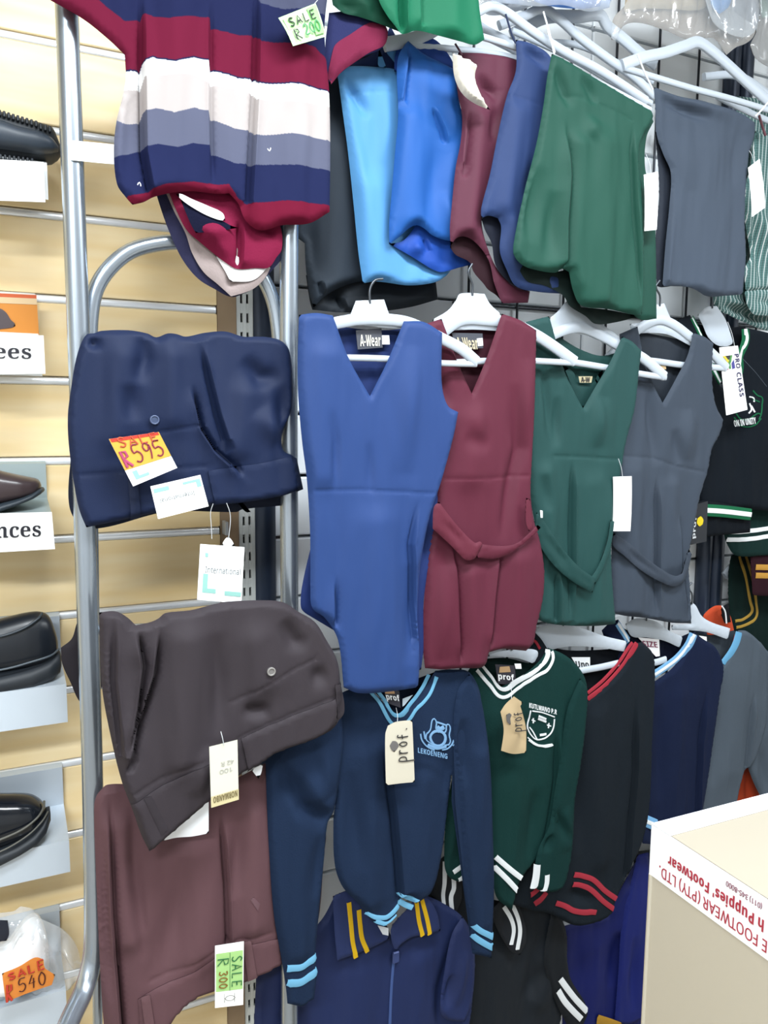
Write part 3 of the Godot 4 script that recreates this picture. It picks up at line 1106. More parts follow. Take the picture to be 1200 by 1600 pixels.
func sheet2(parent: Node3D, called: String, c: Array, m: Material, thick: float, inside: Vector3, bow: float, label := "") -> void:      # a board whose outer face has these corners
	var n: Vector3 = (c[1] - c[0]).cross(c[3] - c[0]).normalized()
	if n.dot((c[0] + c[2]) / 2.0 - inside) < 0.0:
		n = -n
	var st := SurfaceTool.new()
	st.begin(Mesh.PRIMITIVE_TRIANGLES)
	st.set_smooth_group(-1)
	var mid: Vector3 = (c[0] + c[1] + c[2] + c[3]) / 4.0 - n * thick / 2.0
	var f: Array[Vector3] = [c[0], c[1], c[2], c[3]]
	var g: Array[Vector3] = []
	for q in f:
		g.append(q - n * thick)
	quad(st, f, mid)
	quad(st, g, mid)
	for k in 4:
		var s: Array[Vector3] = [f[k], f[(k + 1) % 4], g[(k + 1) % 4], g[k]]
		quad(st, s, mid)
	st.generate_normals()
	put(called, st.commit(), m, parent, label)

# ---------------------------------------------------------------- garments
func band_y(s: PackedVector2Array, x: float) -> float:
	var k := 0
	while k < s.size() - 2 and s[k + 1].x < x:
		k += 1
	var t := (x - s[k].x) / maxf(s[k + 1].x - s[k].x, 1e-6)
	return lerpf(s[k].y, s[k + 1].y, t)

func striped_shirt() -> void:
	var z := 0.29
	var o := garment("striped_shirt", "maroon, navy, white and slate striped knit shirt folded over the rack, top left", "shirt", 350, 440, z)
	# the woven stripes as a print: the lines between them run over the cloth, top to bottom
	var lines := ["60,-60 390,-30 404,9 440,20 505,25 520,26", "60,-60 150,0 192,35 196,36 219,34 222,25 260,35 300,31 326,31 329,46 370,58 398,58 403,70 440,72 488,78 510,95 520,98",
		"60,60 190,110 219,110 222,99 236,92 270,101 300,92 324,96 328,110 370,122 397,124 400,133 450,134 512,143 520,144", "60,66 190,142 220,140 224,125 300,120 327,135 395,148 398,160 515,168 520,168",
		"60,100 190,194 219,191 223,178 242,174 270,181 300,172 322,176 328,188 365,203 392,206 395,215 450,213 516,222 520,222", "60,150 178,247 215,237 222,234 245,229 275,234 300,226 325,230 330,242 365,257 388,258 391,262 420,260 460,262 515,268 520,268",
		"60,330 180,325 200,307 222,304 255,291 300,286 340,290 356,289 372,312 384,320 440,316 515,322 520,323"]
	var maps: Array[PackedVector2Array] = []
	for l in lines:
		maps.append(flat(l, z))
	var lo := Vector2(1e9, 1e9)
	var hi := -lo
	for p in flat("40,-90 525,-90 525,375 40,375", z):
		lo = lo.min(p)
		hi = hi.max(p)
	var tones := [col("6f7492"), col("363f78"), col("a32a52"), col("f8f7f6"), col("ebe0de"), col("868aa8"), col("3b4784"), col("ae2650")]
	var w := 560
	var h := 520
	var im := Image.create(w, h, false, Image.FORMAT_RGB8)
	for i in w:
		var x := lerpf(lo.x, hi.x, (i + 0.5) / w)
		var ys := []
		for m in maps:
			ys.append(band_y(m, x))
		for j in h:
			var y := lerpf(hi.y, lo.y, (j + 0.5) / h)
			var k := 0
			while k < 7 and y < ys[k]:
				k += 1
			var c: Color = tones[k]
			if k == 3 and y > ys[2] - 0.0022:
				c = tones[1]
			c = c.srgb_to_linear() * [0.34, 0.26, 0.3, 0.76, 0.46, 0.36, 0.24, 0.28][k if c != tones[1] else 1]
			im.set_pixel(i, j, c.linear_to_srgb())
	var m := fab("ffffff", 0.85, true).duplicate()
	m.uv1_triplanar = false
	m.normal_enabled = false
	m.albedo_color = Color.WHITE
	m.albedo_texture = ImageTexture.create_from_image(im)
	m.uv1_scale = Vector3(1.0 / (hi.x - lo.x), -1.0 / (hi.y - lo.y), 1)
	m.uv1_offset = Vector3(-lo.x / (hi.x - lo.x), hi.y / (hi.y - lo.y), 0)
	var g := cloth(o, "body", "60,-60 78,0 130,30 170,62 195,86 196,128 182,190 178,235 183,288 198,310 207,320 224,316 240,308 265,302 300,299 340,303 358,302 372,318 384,345 406,360 440,352 483,349 515,331 516,225 514,140 510,95 507,40 520,-60", z, m, {"puff": 0.02, "noise": 0.004, "folds": "s 10 12 222,-20 222,120 224,240 236,310;T 6 8 326,0 326,180 330,300;s 8 12 402,-40 398,130 388,320;R 7 30 280,-20 270,160 265,300;R 8 34 460,-20 460,180 450,340;v 6 16 196,90 205,200 200,300"})
	put("thread_end", tube(resample(line3("215,289 218,285 220,291", z + 0.03), 0.003), 0.0008, 0.0008, 6), plain("f4f4f6"), o)
	put("thread_end", tube(resample(line3("418,232 421,236 423,231", z + 0.036), 0.003), 0.0008, 0.0008, 6), plain("f4f4f6"), o)
	# the tail that hangs out below the fold
	var z2 := 0.262
	cloth(o, "hanging_tail", "240,290 256,340 272,380 288,410 310,436 336,452 361,464 380,459 398,450 420,428 446,392 440,350 430,320 400,290", z2 - 0.012, fab("4a4a72", 0.85, true), {"puff": 0.006})
	cloth(o, "beige_band", "258,298 272,330 290,365 300,395 318,425 340,444 361,463 380,458 398,450 415,433 424,415 360,380 320,330 290,300", z2 - 0.004, fab("dcc8c4", 0.85, true), {"puff": 0.006, "folds": "v 4 8 352,458 360,440 372,425"})
	cloth(o, "white_band", "336,398 352,424 360,440 395,438 417,419 424,408 380,405 350,385", z2 + 0.002, fab("f4f1f1", 0.85, true), {"puff": 0.004, "noise": 0.0})
	cloth(o, "maroon_lining", "262,296 276,330 292,360 312,378 336,398 352,410 370,420 400,419 420,418 432,402 440,390 440,362 430,340 400,318 340,296", z2 + 0.006, fab("a52450", 0.8, true), {"puff": 0.008, "folds": "s 9 14 376,345 376,385 374,418;r 8 14 300,372 340,362 372,358;R 9 24 300,340 345,385;v 8 10 400,340 430,370"})
	cloth(o, "dark_pocket", "282,312 300,318 330,334 360,352 372,356 340,361 306,364 298,350", z2 + 0.025, fab("1b1f44", 0.8, true), {"puff": 0.002})
	cloth(o, "white_trim", "274,303 290,317 318,334 340,343 352,345 348,333 326,322 300,311 283,303", z2 + 0.029, fab("f3f2f4", 0.8, true), {"puff": 0.003, "rad": 0.008, "sp": 0.006, "noise": 0.0})
	# sleeve turned out to the right
	var s := cloth(o, "sleeve", "514,20 550,18 592,34 604,45 604,62 596,76 574,86 556,95 540,108 528,118 514,132 508,80", 0.245, fab("434a86", 0.85, true), {"puff": 0.014})
	cloth(o, "sleeve_band", "516,88 522,72 545,56 575,38 590,40 600,38 605,48 604,60 599,72 575,84 558,95 545,104 534,112 517,132 512,120", 0.245, fab("a3365c", 0.85, true), {"on": s, "puff": 0.004, "lift": 0.002})

func shorts_hanger(label: String, arms: String, bar: String, z: float, wd := 17.0) -> void:
	var mid := px(arms)[px(arms).size() / 2]
	hanger(label, arms, bar, "", z, mid, wd, "white plastic hangers of the top row")

func hanger(label: String, arms: String, bar: String, neck: String, z: float, at: Vector2, wd: float, group: String, hook := "") -> Node3D:
	var m := bare("b0b8c1", 0.38, 0.0)
	var o := thing("clothes_hanger", label, "hanger", pt(at.x, at.y, z), group)
	var k := per_px(at.x, at.y, z)
	if arms:
		put("arms", tube(resample(line3(arms, z), 0.008), wd * 0.5 * k, 0.006, 14, 0.6), m, o)
	if bar:
		put("lower_bar", tube(resample(line3(bar, z), 0.012), 5.2 * k, 0.0045, 12, 0.7), m, o)
	if neck:
		cloth(o, "shoulders", neck, z - 0.002, m, {"puff": 0.007, "rad": 0.01, "back": 0.006, "noise": 0.0, "sp": 0.007})
	if hook:
		put("hook", tube(resample(line3(hook, z), 0.006), 0.0022, 0.0022, 8), plain("6b7178", 0.3, 0.8), o)
	return o

func top_row() -> void:
	# hangers first: they lead back to the rail
	put("rail", tube(PackedVector3Array([pt(480, -90, 0.2), pt(1290, -60, 0.2)]), 0.009, 0.009, 12), plain("c3ccd6", 0.3, 0.85), thing("clothes_rail", "silver rail just above the frame that carries the top row of shorts", "rail", pt(900, -10, 0.2)))
	shorts_hanger("white hanger whose grey-white bar shows right above the maroon shorts", "600,70 650,60 690,40 720,28 760,52 800,72 830,92", "640,72 700,76 770,84 826,96", 0.2, 22)
	shorts_hanger("white hanger whose arm runs down to the left corner of the green shorts", "700,40 740,22 768,10 792,20 830,48 880,80 940,112 1010,158", "735,52 800,72 862,95 940,132 1016,172", 0.255, 15)
	shorts_hanger("white hanger behind the green shorts, second from the top in the bundle", "780,40 820,25 848,14 874,30 905,58 950,92 990,120 1022,150", "800,48 850,70 900,95 960,130 1018,162", 0.215, 15)
	shorts_hanger("white hanger with the broadest shoulder, highest of the bundle above the green shorts", "800,55 850,28 905,26 938,24 948,40 975,62 1000,84 1024,102", "830,66 900,70 960,96 1020,128", 0.18, 20)
	shorts_hanger("white hanger with wide sloping arms holding the charcoal skirt", "972,102 1005,90 1040,82 1070,72 1090,66 1110,78 1140,104 1168,130 1204,162", "975,106 1020,120 1080,138 1140,154 1200,172", 0.222, 18)
	shorts_hanger("white hanger cut by the frame, behind the charcoal skirt at the right edge", "1100,120 1150,118 1190,140 1240,185", "1120,150 1180,180 1240,205", 0.15, 12)
	for q in [["790,22 800,55 806,68", "394a78"], ["849,18 858,50 866,85", "f4f6f8"], ["854,40 860,62 867,82", "f4f6f8"], ["996,85 1006,110 1020,140", "f4f6f8"], ["1180,182 1190,172 1200,160", "f4f6f8"], ["711,68 716,76 722,86", "5a2f42"]]:
		var p := line3(q[0], 0.27)
		put("loop", tube(resample(p, 0.004), 0.0022, 0.0014, 8), fab(q[1]), thing("hanger_loop", {"790,22 800,55 806,68": "thin navy ribbon loop rising from the corner of the navy shorts", "849,18 858,50 866,85": "longer white tape loop above the left corner of the green shorts", "854,40 860,62 867,82": "shorter white tape loop above the left corner of the green shorts", "996,85 1006,110 1020,140": "white tape loop above the left corner of the charcoal skirt", "1180,182 1190,172 1200,160": "white tape loop at the right corner of the charcoal skirt", "711,68 716,76 722,86": "short dark maroon loop above the maroon shorts"}[q[0]], "hanging loop", p[0]))
	# bright green skirt
	var o := garment("green_skirt", "bright emerald green pleated skirt hanging from above, top centre", "skirt", 690, 60, 0.3)
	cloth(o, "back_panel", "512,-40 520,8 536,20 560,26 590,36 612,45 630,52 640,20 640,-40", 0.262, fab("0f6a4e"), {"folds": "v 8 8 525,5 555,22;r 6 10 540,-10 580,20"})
	cloth(o, "front_panel", "586,-40 592,0 606,26 617,40 626,52 632,53 652,48 690,57 720,65 741,70 757,62 750,20 744,-40", 0.285, fab("1fa878", 0.66), {"puff": 0.014, "folds": "s 11 9 629,-30 628,20 630,52;T 5 16 655,-20 656,46;R 8 30 700,-20 705,60"})
	# black shorts
	o = garment("black_shorts", "black school shorts partly hidden behind the pale blue shorts", "shorts", 580, 480, 0.14)
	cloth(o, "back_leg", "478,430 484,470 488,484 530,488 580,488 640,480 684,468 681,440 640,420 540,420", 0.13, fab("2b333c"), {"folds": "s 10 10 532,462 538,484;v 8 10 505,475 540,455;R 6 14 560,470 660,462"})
	cloth(o, "front_leg", "462,370 466,330 480,300 500,200 504,110 540,60 610,60 640,200 640,430 600,438 562,440 540,446 520,455 504,466 490,481 484,460 478,420 476,380", 0.145, fab("384452"), {"puff": 0.02, "folds": "R 10 40 530,250 520,440;t 6 10 497,440 503,464;v 6 14 480,330 485,440"})
	# light blue shorts
	o = garment("pale_blue_shorts", "pale sky-blue school shorts, leftmost of the bright shorts in the top row", "shorts", 620, 440, 0.18)
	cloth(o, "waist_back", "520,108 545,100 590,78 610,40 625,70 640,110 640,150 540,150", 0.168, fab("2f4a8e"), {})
	cloth(o, "waist_flap", "590,104 592,74 604,106", 0.192, fab("62acee"), {"puff": 0.003, "sp": 0.006})
	cloth(o, "waist_flap", "602,62 612,68 620,84 618,100 612,92 603,80", 0.19, fab("62acee"), {"puff": 0.003, "sp": 0.006})
	cloth(o, "leg", "527,114 536,106 560,103 590,105 618,109 628,122 634,160 644,220 660,300 690,370 706,420 697,431 680,441 640,446 600,441 583,440 567,443 560,395 552,315 544,240 534,165", 0.182, fab("66b2f4", 0.6), {"puff": 0.02, "folds": "v 9 9 530,122 552,148 575,186;r 6 14 535,150 560,260 575,420;R 8 26 580,300 590,430;v 8 30 640,300 655,390 690,420;r 5 10 600,120 600,200 596,260;g 1.5 2.4 548,146 614,146"})
	# blue shorts
	o = garment("blue_shorts", "vivid royal-blue school shorts between the pale blue and the maroon pair", "shorts", 670, 415, 0.21)
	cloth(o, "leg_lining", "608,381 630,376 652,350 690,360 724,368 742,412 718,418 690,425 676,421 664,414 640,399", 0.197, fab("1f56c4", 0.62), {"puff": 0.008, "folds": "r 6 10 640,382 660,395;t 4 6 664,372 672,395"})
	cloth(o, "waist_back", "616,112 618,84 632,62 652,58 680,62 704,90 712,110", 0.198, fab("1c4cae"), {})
	cloth(o, "leg", "620,108 624,84 634,68 638,64 662,84 706,106 712,112 718,160 724,190 724,300 728,374 700,376 676,368 664,358 652,352 640,356 624,370 608,382 608,350 612,300 617,240 622,180", 0.215, fab("2f80ee", 0.58), {"puff": 0.02, "folds": "t 6 9 674,168 690,205 697,228;v 6 20 700,205 678,270 664,350;R 9 26 640,190 640,340;v 7 10 636,68 680,92 705,108;S 7 14 636,70 634,110 628,160;v 6 12 722,140 716,180;r 5 12 690,300 712,370"})
	# maroon shorts
	o = garment("maroon_shorts", "dusky maroon school shorts with an open leg, under the curled blank tag", "shorts", 770, 470, 0.24)
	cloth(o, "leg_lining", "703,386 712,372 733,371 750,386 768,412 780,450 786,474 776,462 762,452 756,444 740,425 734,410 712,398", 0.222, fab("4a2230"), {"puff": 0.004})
	cloth(o, "leg", "716,82 760,84 806,93 830,110 830,180 795,230 772,300 754,335 756,368 775,417 803,446 828,455 825,473 784,474 772,442 764,408 748,384 731,371 715,371 704,384 703,355 706,320 712,262 720,220 722,180 716,150 712,110", 0.238, fab("86405a", 0.66), {"puff": 0.018, "folds": "v 9 8 745,120 768,146 776,160;S 8 9 728,172 728,210 722,260;R 9 16 748,190 740,260 728,360;v 7 10 772,170 768,230;g 1.5 2.4 752,136 782,144;r 5 8 712,210 712,250"})
	# navy shorts
	o = garment("navy_shorts", "slate-navy school shorts between the maroon and the dark green pair", "shorts", 800, 440, 0.27)
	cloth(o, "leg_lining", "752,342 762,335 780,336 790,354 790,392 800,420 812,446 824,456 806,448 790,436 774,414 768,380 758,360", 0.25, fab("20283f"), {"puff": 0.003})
	cloth(o, "leg", "806,62 830,68 858,86 872,120 872,200 850,260 825,320 815,380 835,415 872,430 880,459 840,456 806,447 791,420 781,392 783,354 778,341 764,337 752,341 752,325 765,275 778,210 792,150 806,110", 0.266, fab("3f5c9e", 0.66), {"puff": 0.018, "folds": "v 7 9 814,76 834,88 852,104;g 1.6 2.4 784,146 842,165;R 8 18 806,180 795,260 785,320;v 6 14 838,250 820,320;R 6 12 800,350 802,410"})
	# dark green shorts
	o = garment("dark_green_shorts", "wide bottle-green pleated shorts with a sloping waistband, top row right of centre", "shorts", 920, 490, 0.3)
	cloth(o, "side_panel", "1016,178 1021,190 1010,215 1008,262 1018,300 1024,362 1026,498 1000,499 985,480 985,240", 0.284, fab("2c7461", 0.66), {"puff": 0.012})
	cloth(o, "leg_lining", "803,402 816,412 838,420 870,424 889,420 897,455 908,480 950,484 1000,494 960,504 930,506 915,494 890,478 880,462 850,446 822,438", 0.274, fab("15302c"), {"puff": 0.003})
	cloth(o, "leg", "862,84 880,92 940,128 1018,174 1019,188 1003,215 997,250 1002,300 1005,400 1003,490 998,493 950,483 908,477 896,456 889,425 878,420 868,426 838,422 816,414 803,398 803,378 819,300 838,225 849,165 855,120", 0.3, fab("2f7a66", 0.64), {"puff": 0.022, "folds": "S 13 14 880,190 884,280 880,350 878,420;R 10 30 940,230 935,460;R 9 20 900,230 896,440;v 8 14 862,300 856,410;v 8 9 866,105 880,150 888,172;g 1.6 2.6 872,150 920,158 984,190;t 6 8 986,190 985,240 990,330 1000,480;v 6 10 905,120 930,165;r 6 14 925,185 915,220;v 7 18 838,260 822,380"})
	# charcoal skirt
	o = garment("charcoal_skirt", "plain charcoal-grey pleated skirt on a wide white hanger, top right", "skirt", 1100, 455, 0.23)
	cloth(o, "pleat", "1024,205 1040,230 1052,262 1060,330 1060,445 1034,449 1026,447 1024,380 1030,300", 0.205, fab("3a4252"), {"puff": 0.01})
	cloth(o, "panel", "1022,136 1060,150 1100,158 1160,178 1180,192 1178,215 1170,240 1165,290 1163,350 1165,400 1160,460 1135,462 1105,463 1085,452 1070,448 1035,447 1040,380 1046,320 1048,270 1036,240 1026,210 1024,170", 0.222, fab("566376", 0.7), {"puff": 0.016, "folds": "v 10 8 1026,152 1068,172 1110,188;r 6 12 1040,150 1090,166 1150,184;R 6 30 1110,240 1105,450;s 6 10 1048,270 1044,340 1038,440;v 5 12 1150,200 1140,300;r 4 20 1062,205 1075,300"})
	# gingham blouse
	o = garment("checked_blouse", "green and white striped gingham school blouse at the right edge", "blouse", 1165, 500, 0.18)
	var gm := fab("ffffff", 0.8).duplicate()
	var im := Image.create(64, 64, false, Image.FORMAT_RGB8)
	im.fill(col("5c8582"))
	for i in 64:
		for j in 64:
			var c := col("5c8582")
			if j % 16 < 2:
				c = c.lerp(Color.WHITE, 0.25)
			if i % 32 < 5:
				c = col("f4f8f6")
			elif i % 32 > 16 and i % 32 < 22:
				c = c.darkened(0.25)
			im.set_pixel(i, j, c)
	gm.albedo_color = Color(0.78, 0.78, 0.78)
	gm.albedo_texture = ImageTexture.create_from_image(im)
	gm.uv1_triplanar = false
	gm.normal_enabled = false
	gm.uv1_scale = Vector3(42, 42, 1)
	cloth(o, "hem", "1108,450 1118,480 1138,492 1168,506 1195,516 1240,520 1240,440 1120,440", 0.12, gm, {"puff": 0.016, "folds": "v 10 8 1120,478 1160,486 1200,505;r 9 6 1130,470 1180,484;v 9 6 1162,455 1176,500;r 8 8 1180,470 1230,490"})
	cloth(o, "back", "1150,150 1240,160 1240,470 1160,440", 0.1, gm, {"puff": 0.01})
	var sl := cloth(o, "sleeve", "1180,205 1240,220 1240,460 1196,453 1165,455 1164,420 1172,400 1166,360 1160,300 1170,270", 0.15, gm, {"puff": 0.02, "folds": "v 8 7 1176,330 1180,380 1186,440;r 7 8 1185,330 1200,400;S 8 8 1192,350 1200,420 1212,450"})
	cloth(o, "cuff", "1163,455 1196,452 1240,458 1240,490 1180,492 1168,478 1165,465", 0.15, gm, {"puff": 0.01, "folds": "v 4 5 1175,470 1240,476"})
	put("label_hook", tube(resample(line3("1186,180 1192,200 1196,212", 0.18), 0.005), 0.003, 0.003, 8), plain("7c4450"), o)

func pin_label(o: Node3D, s: String, z: float, m: Material, text := "", ts := "", tm: Material = null, font: Font = null) -> void:
	sheet(o, "neck_label", corners(s, z), m, 0.0008)
	if text:
		write(o, "lettering", text, corners(ts, z + 0.001), tm, font)

func pinafores() -> void:
	var dark_label := plain("4c4f5a", 0.6)
	var cream := plain("f3eee0", 0.6)
	var grp := "sleeveless school pinafores in the middle row"
	# royal blue
	var z := 0.335
	var o := garment("pinafore", "royal-blue sleeveless pinafore with a V neck, leftmost of the pinafores", "pinafore", 590, 1070, z, grp)
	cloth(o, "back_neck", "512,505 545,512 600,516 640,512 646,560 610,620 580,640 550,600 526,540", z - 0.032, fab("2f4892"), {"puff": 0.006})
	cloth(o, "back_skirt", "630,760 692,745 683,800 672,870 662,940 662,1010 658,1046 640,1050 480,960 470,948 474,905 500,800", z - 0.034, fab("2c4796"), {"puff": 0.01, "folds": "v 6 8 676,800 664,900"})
	cloth(o, "front", "467,492 494,489 520,493 545,560 578,619 605,565 631,502 662,503 691,520 690,560 691,605 700,634 716,644 709,680 690,750 672,805 660,862 655,900 652,960 655,1010 655,1048 653,1074 605,1081 560,1083 537,1074 528,1000 508,966 488,950 485,920 485,880 484,820 479,745 472,690 466,620 465,560", z, fab("3f66b8", 0.62), {"puff": 0.02, "folds": "v 5 6 514,640 521,690 522,765;v 4 6 574,690 576,775;g 2 2.4 480,766 560,765 684,771;S 8 9 522,895 521,1000 522,1078;R 9 30 585,820 590,1060;R 8 24 505,560 500,740;r 7 22 640,540 630,740;s 8 9 652,780 640,850 650,1000;v 7 16 640,880 640,1040"})
	pin_label(o, "556,516 596,513 598,543 559,546", z - 0.018, dark_label, "A-Wear", "562,523 594,523 595,541 563,541", cream, sans_bold)
	sheet(o, "size_label", corners("597,524 608,524 609,538 597,538", z - 0.018), plain("f6f7f8"), 0.0008)
	hanger("white hanger inside the royal-blue pinafore, its right tip over the maroon one", "500,530 518,508 540,502 560,499 600,499 640,505 690,529 722,546 744,565", "500,560 540,559 610,561 680,567 744,569", "528,500 545,498 556,470 600,468 612,496 632,503 630,514 600,512 560,508 528,511", z - 0.008, Vector2(580, 500), 19.0, "white plastic hangers of the pinafores", "578,474 578,452 586,438 598,436")
	# maroon
	z = 0.3
	o = garment("pinafore", "maroon sleeveless pinafore with a self belt tied low across it", "pinafore", 750, 1040, z, grp)
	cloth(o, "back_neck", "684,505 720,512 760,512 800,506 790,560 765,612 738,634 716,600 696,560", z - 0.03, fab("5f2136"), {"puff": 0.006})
	var g := cloth(o, "front", "665,506 690,498 716,568 737,615 760,560 784,490 812,500 838,516 837,560 835,640 832,700 829,770 834,812 844,848 850,890 848,935 838,978 833,1004 822,1017 800,1015 785,1014 764,1019 759,1036 752,1043 718,1044 692,1046 664,1044 660,1000 663,930 670,860 680,800 672,700 664,600", z, fab("7c2f47", 0.66), {"puff": 0.02, "folds": "g 2 2.4 690,748 760,747 832,742;T 11 9 706,850 711,940 716,1042;T 12 11 778,850 768,930 760,1020;v 10 12 800,600 808,700 795,760 780,850;R 9 26 735,660 730,740;R 9 22 735,900 740,1030;R 10 26 810,880 808,1000;r 8 16 690,880 688,1030;r 6 12 820,560 818,700;v 6 12 672,560 700,640;v 5 14 720,680 760,700"})
	cloth(o, "belt", "678,792 686,784 700,803 717,824 742,848 750,846 754,850 746,866 741,873 728,875 712,860 700,848 676,826", z + 0.03, fab("843349", 0.66), {"puff": 0.009, "rad": 0.015, "folds": "v 3 5 690,812 725,850;g 1.5 2 742,848 740,872"})
	cloth(o, "belt", "752,850 777,853 805,850 827,833 840,820 845,824 834,836 815,852 800,862 787,869 770,873 744,871", z + 0.026, fab("7a2c43", 0.66), {"puff": 0.009, "rad": 0.015, "noise": 0.001})
	cloth(o, "belt_loop", "822,778 828,780 831,810 832,826 826,830 822,815", z + 0.022, fab("843349"), {"puff": 0.004, "rad": 0.008, "sp": 0.006})
	pin_label(o, "706,520 754,521 755,544 712,545", z - 0.018, dark_label, "A-Wear", "712,527 744,527 746,546 716,546", plain("e8d9b8", 0.6), sans_bold)
	sheet(o, "size_label", corners("745,529 754,528 755,540 747,541", z - 0.017), plain("f6f7f8"), 0.0008)
	hanger("white hanger with a wide flat neck inside the maroon pinafore", "640,560 690,520 720,500 760,500 800,506 838,524 866,542 898,565", "640,570 720,566 800,563 896,567", "719,459 757,459 766,475 783,491 778,517 735,515 686,518 675,500 700,485 712,470", z - 0.012, Vector2(738, 500), 19.0, "white plastic hangers of the pinafores", "738,462 738,445 732,425 738,412")
	# green
	z = 0.262
	o = garment("pinafore", "blue-green sleeveless pinafore with a hanging sash, beside the blank white tag", "pinafore", 910, 975, z, grp)
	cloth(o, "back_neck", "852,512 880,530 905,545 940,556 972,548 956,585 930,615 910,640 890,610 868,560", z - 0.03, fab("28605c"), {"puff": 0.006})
	g = cloth(o, "front", "822,503 858,494 868,530 880,575 900,618 911,638 930,605 952,568 972,526 988,534 1002,548 998,580 991,640 978,690 970,735 962,790 955,850 956,900 962,975 930,978 880,977 850,972 830,962 838,930 845,880 836,820 826,760 824,650 822,560", z, fab("37716e", 0.68), {"puff": 0.018, "folds": "g 2 2.4 862,712 910,714 976,718;v 7 7 846,560 854,640 860,706;v 7 7 868,620 868,700;t 9 8 893,716 892,830 890,970;s 8 8 870,890 869,974;R 8 22 925,760 930,960;R 7 16 850,740 858,860;r 7 18 935,620 930,700;v 6 8 845,740 852,800;r 5 10 950,750 944,860"})
	cloth(o, "sash", "838,800 850,814 880,858 905,886 930,904 926,926 900,912 870,888 846,856 838,830", z + 0.026, fab("2f6966", 0.68), {"puff": 0.008, "rad": 0.012, "folds": "v 3 6 850,835 890,884"})
	cloth(o, "sash", "954,812 960,815 955,850 944,885 930,912 920,908 936,882 949,846", z + 0.024, fab("37716e", 0.68), {"puff": 0.005, "rad": 0.01, "sp": 0.007})
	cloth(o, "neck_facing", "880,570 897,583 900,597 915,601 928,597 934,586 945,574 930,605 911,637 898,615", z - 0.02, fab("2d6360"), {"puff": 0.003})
	sheet(o, "neck_label", corners("904,588 926,588 924,598 906,598", z - 0.012), plain("cdbf9a"), 0.0008)
	write(o, "lettering", "A-W", corners("908,589 922,589 922,597 908,597", z - 0.0108), plain("2a2a2c"), sans_bold)
	sheet(o, "care_tag", corners("844,797 848,798 848,809 845,809", z + 0.04), plain("f6f7f8"), 0.0008)
	hanger("white hanger with a tall narrow neck inside the blue-green pinafore", "830,545 870,520 905,512 940,525 975,545 1005,560 1038,588", "840,560 894,566 950,575 1000,584 1040,590", "884,472 900,466 920,481 938,504 960,520 970,529 963,547 940,534 904,522 863,518 858,498 872,486", z - 0.012, Vector2(905, 505), 17.0, "white plastic hangers of the pinafores", "902,470 902,452 896,436 902,424")
	# grey
	z = 0.225
	o = garment("pinafore", "charcoal-grey sleeveless pinafore with a sash, rightmost of the pinafores", "pinafore", 1020, 970, z, grp)
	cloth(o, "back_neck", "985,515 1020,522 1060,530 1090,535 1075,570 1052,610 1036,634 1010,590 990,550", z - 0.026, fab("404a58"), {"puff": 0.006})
	g = cloth(o, "front", "968,522 996,510 1010,575 1035,630 1056,592 1074,556 1083,520 1100,526 1114,536 1112,580 1114,615 1121,640 1130,656 1124,678 1112,702 1104,740 1093,775 1085,815 1076,870 1078,925 1080,974 1050,973 1010,966 975,962 958,958 955,880 958,800 964,720 970,640", z, fab("4f5b6c", 0.7), {"puff": 0.018, "folds": "g 2 2.4 966,712 1020,716 1052,728 1100,738;t 8 8 1024,742 1024,850 1026,965;v 8 10 1010,600 1018,680 1022,730;R 8 20 985,740 985,950;r 7 18 1070,640 1066,720;T 8 8 1058,800 1060,880 1074,970;v 6 8 1050,670 1058,725;R 6 14 1045,760 1045,880"})
	cloth(o, "sash", "958,832 985,850 1010,872 1035,890 1055,900 1066,896 1076,858 1081,866 1070,905 1055,916 1030,908 1000,890 975,868 958,852", z + 0.024, fab("4a5565", 0.7), {"puff": 0.008, "rad": 0.012, "folds": "v 3 6 975,858 1030,898"})
	sheet(o, "neck_label", corners("1028,566 1040,567 1041,577 1030,577", z - 0.01), plain("d8b98a"), 0.0008)
	hanger("white hanger inside the charcoal-grey pinafore, its right tip near the flag tag", "950,560 990,520 1026,500 1050,506 1085,532 1110,550 1135,575", "960,560 1019,564 1071,571 1130,575", "984,506 1020,503 1022,488 1026,476 1038,474 1050,500 1062,508 1083,523 1080,541 1040,522 987,521", z - 0.01, Vector2(1030, 505), 15.0, "white plastic hangers of the pinafores", "1031,478 1031,462 1025,448 1031,438")

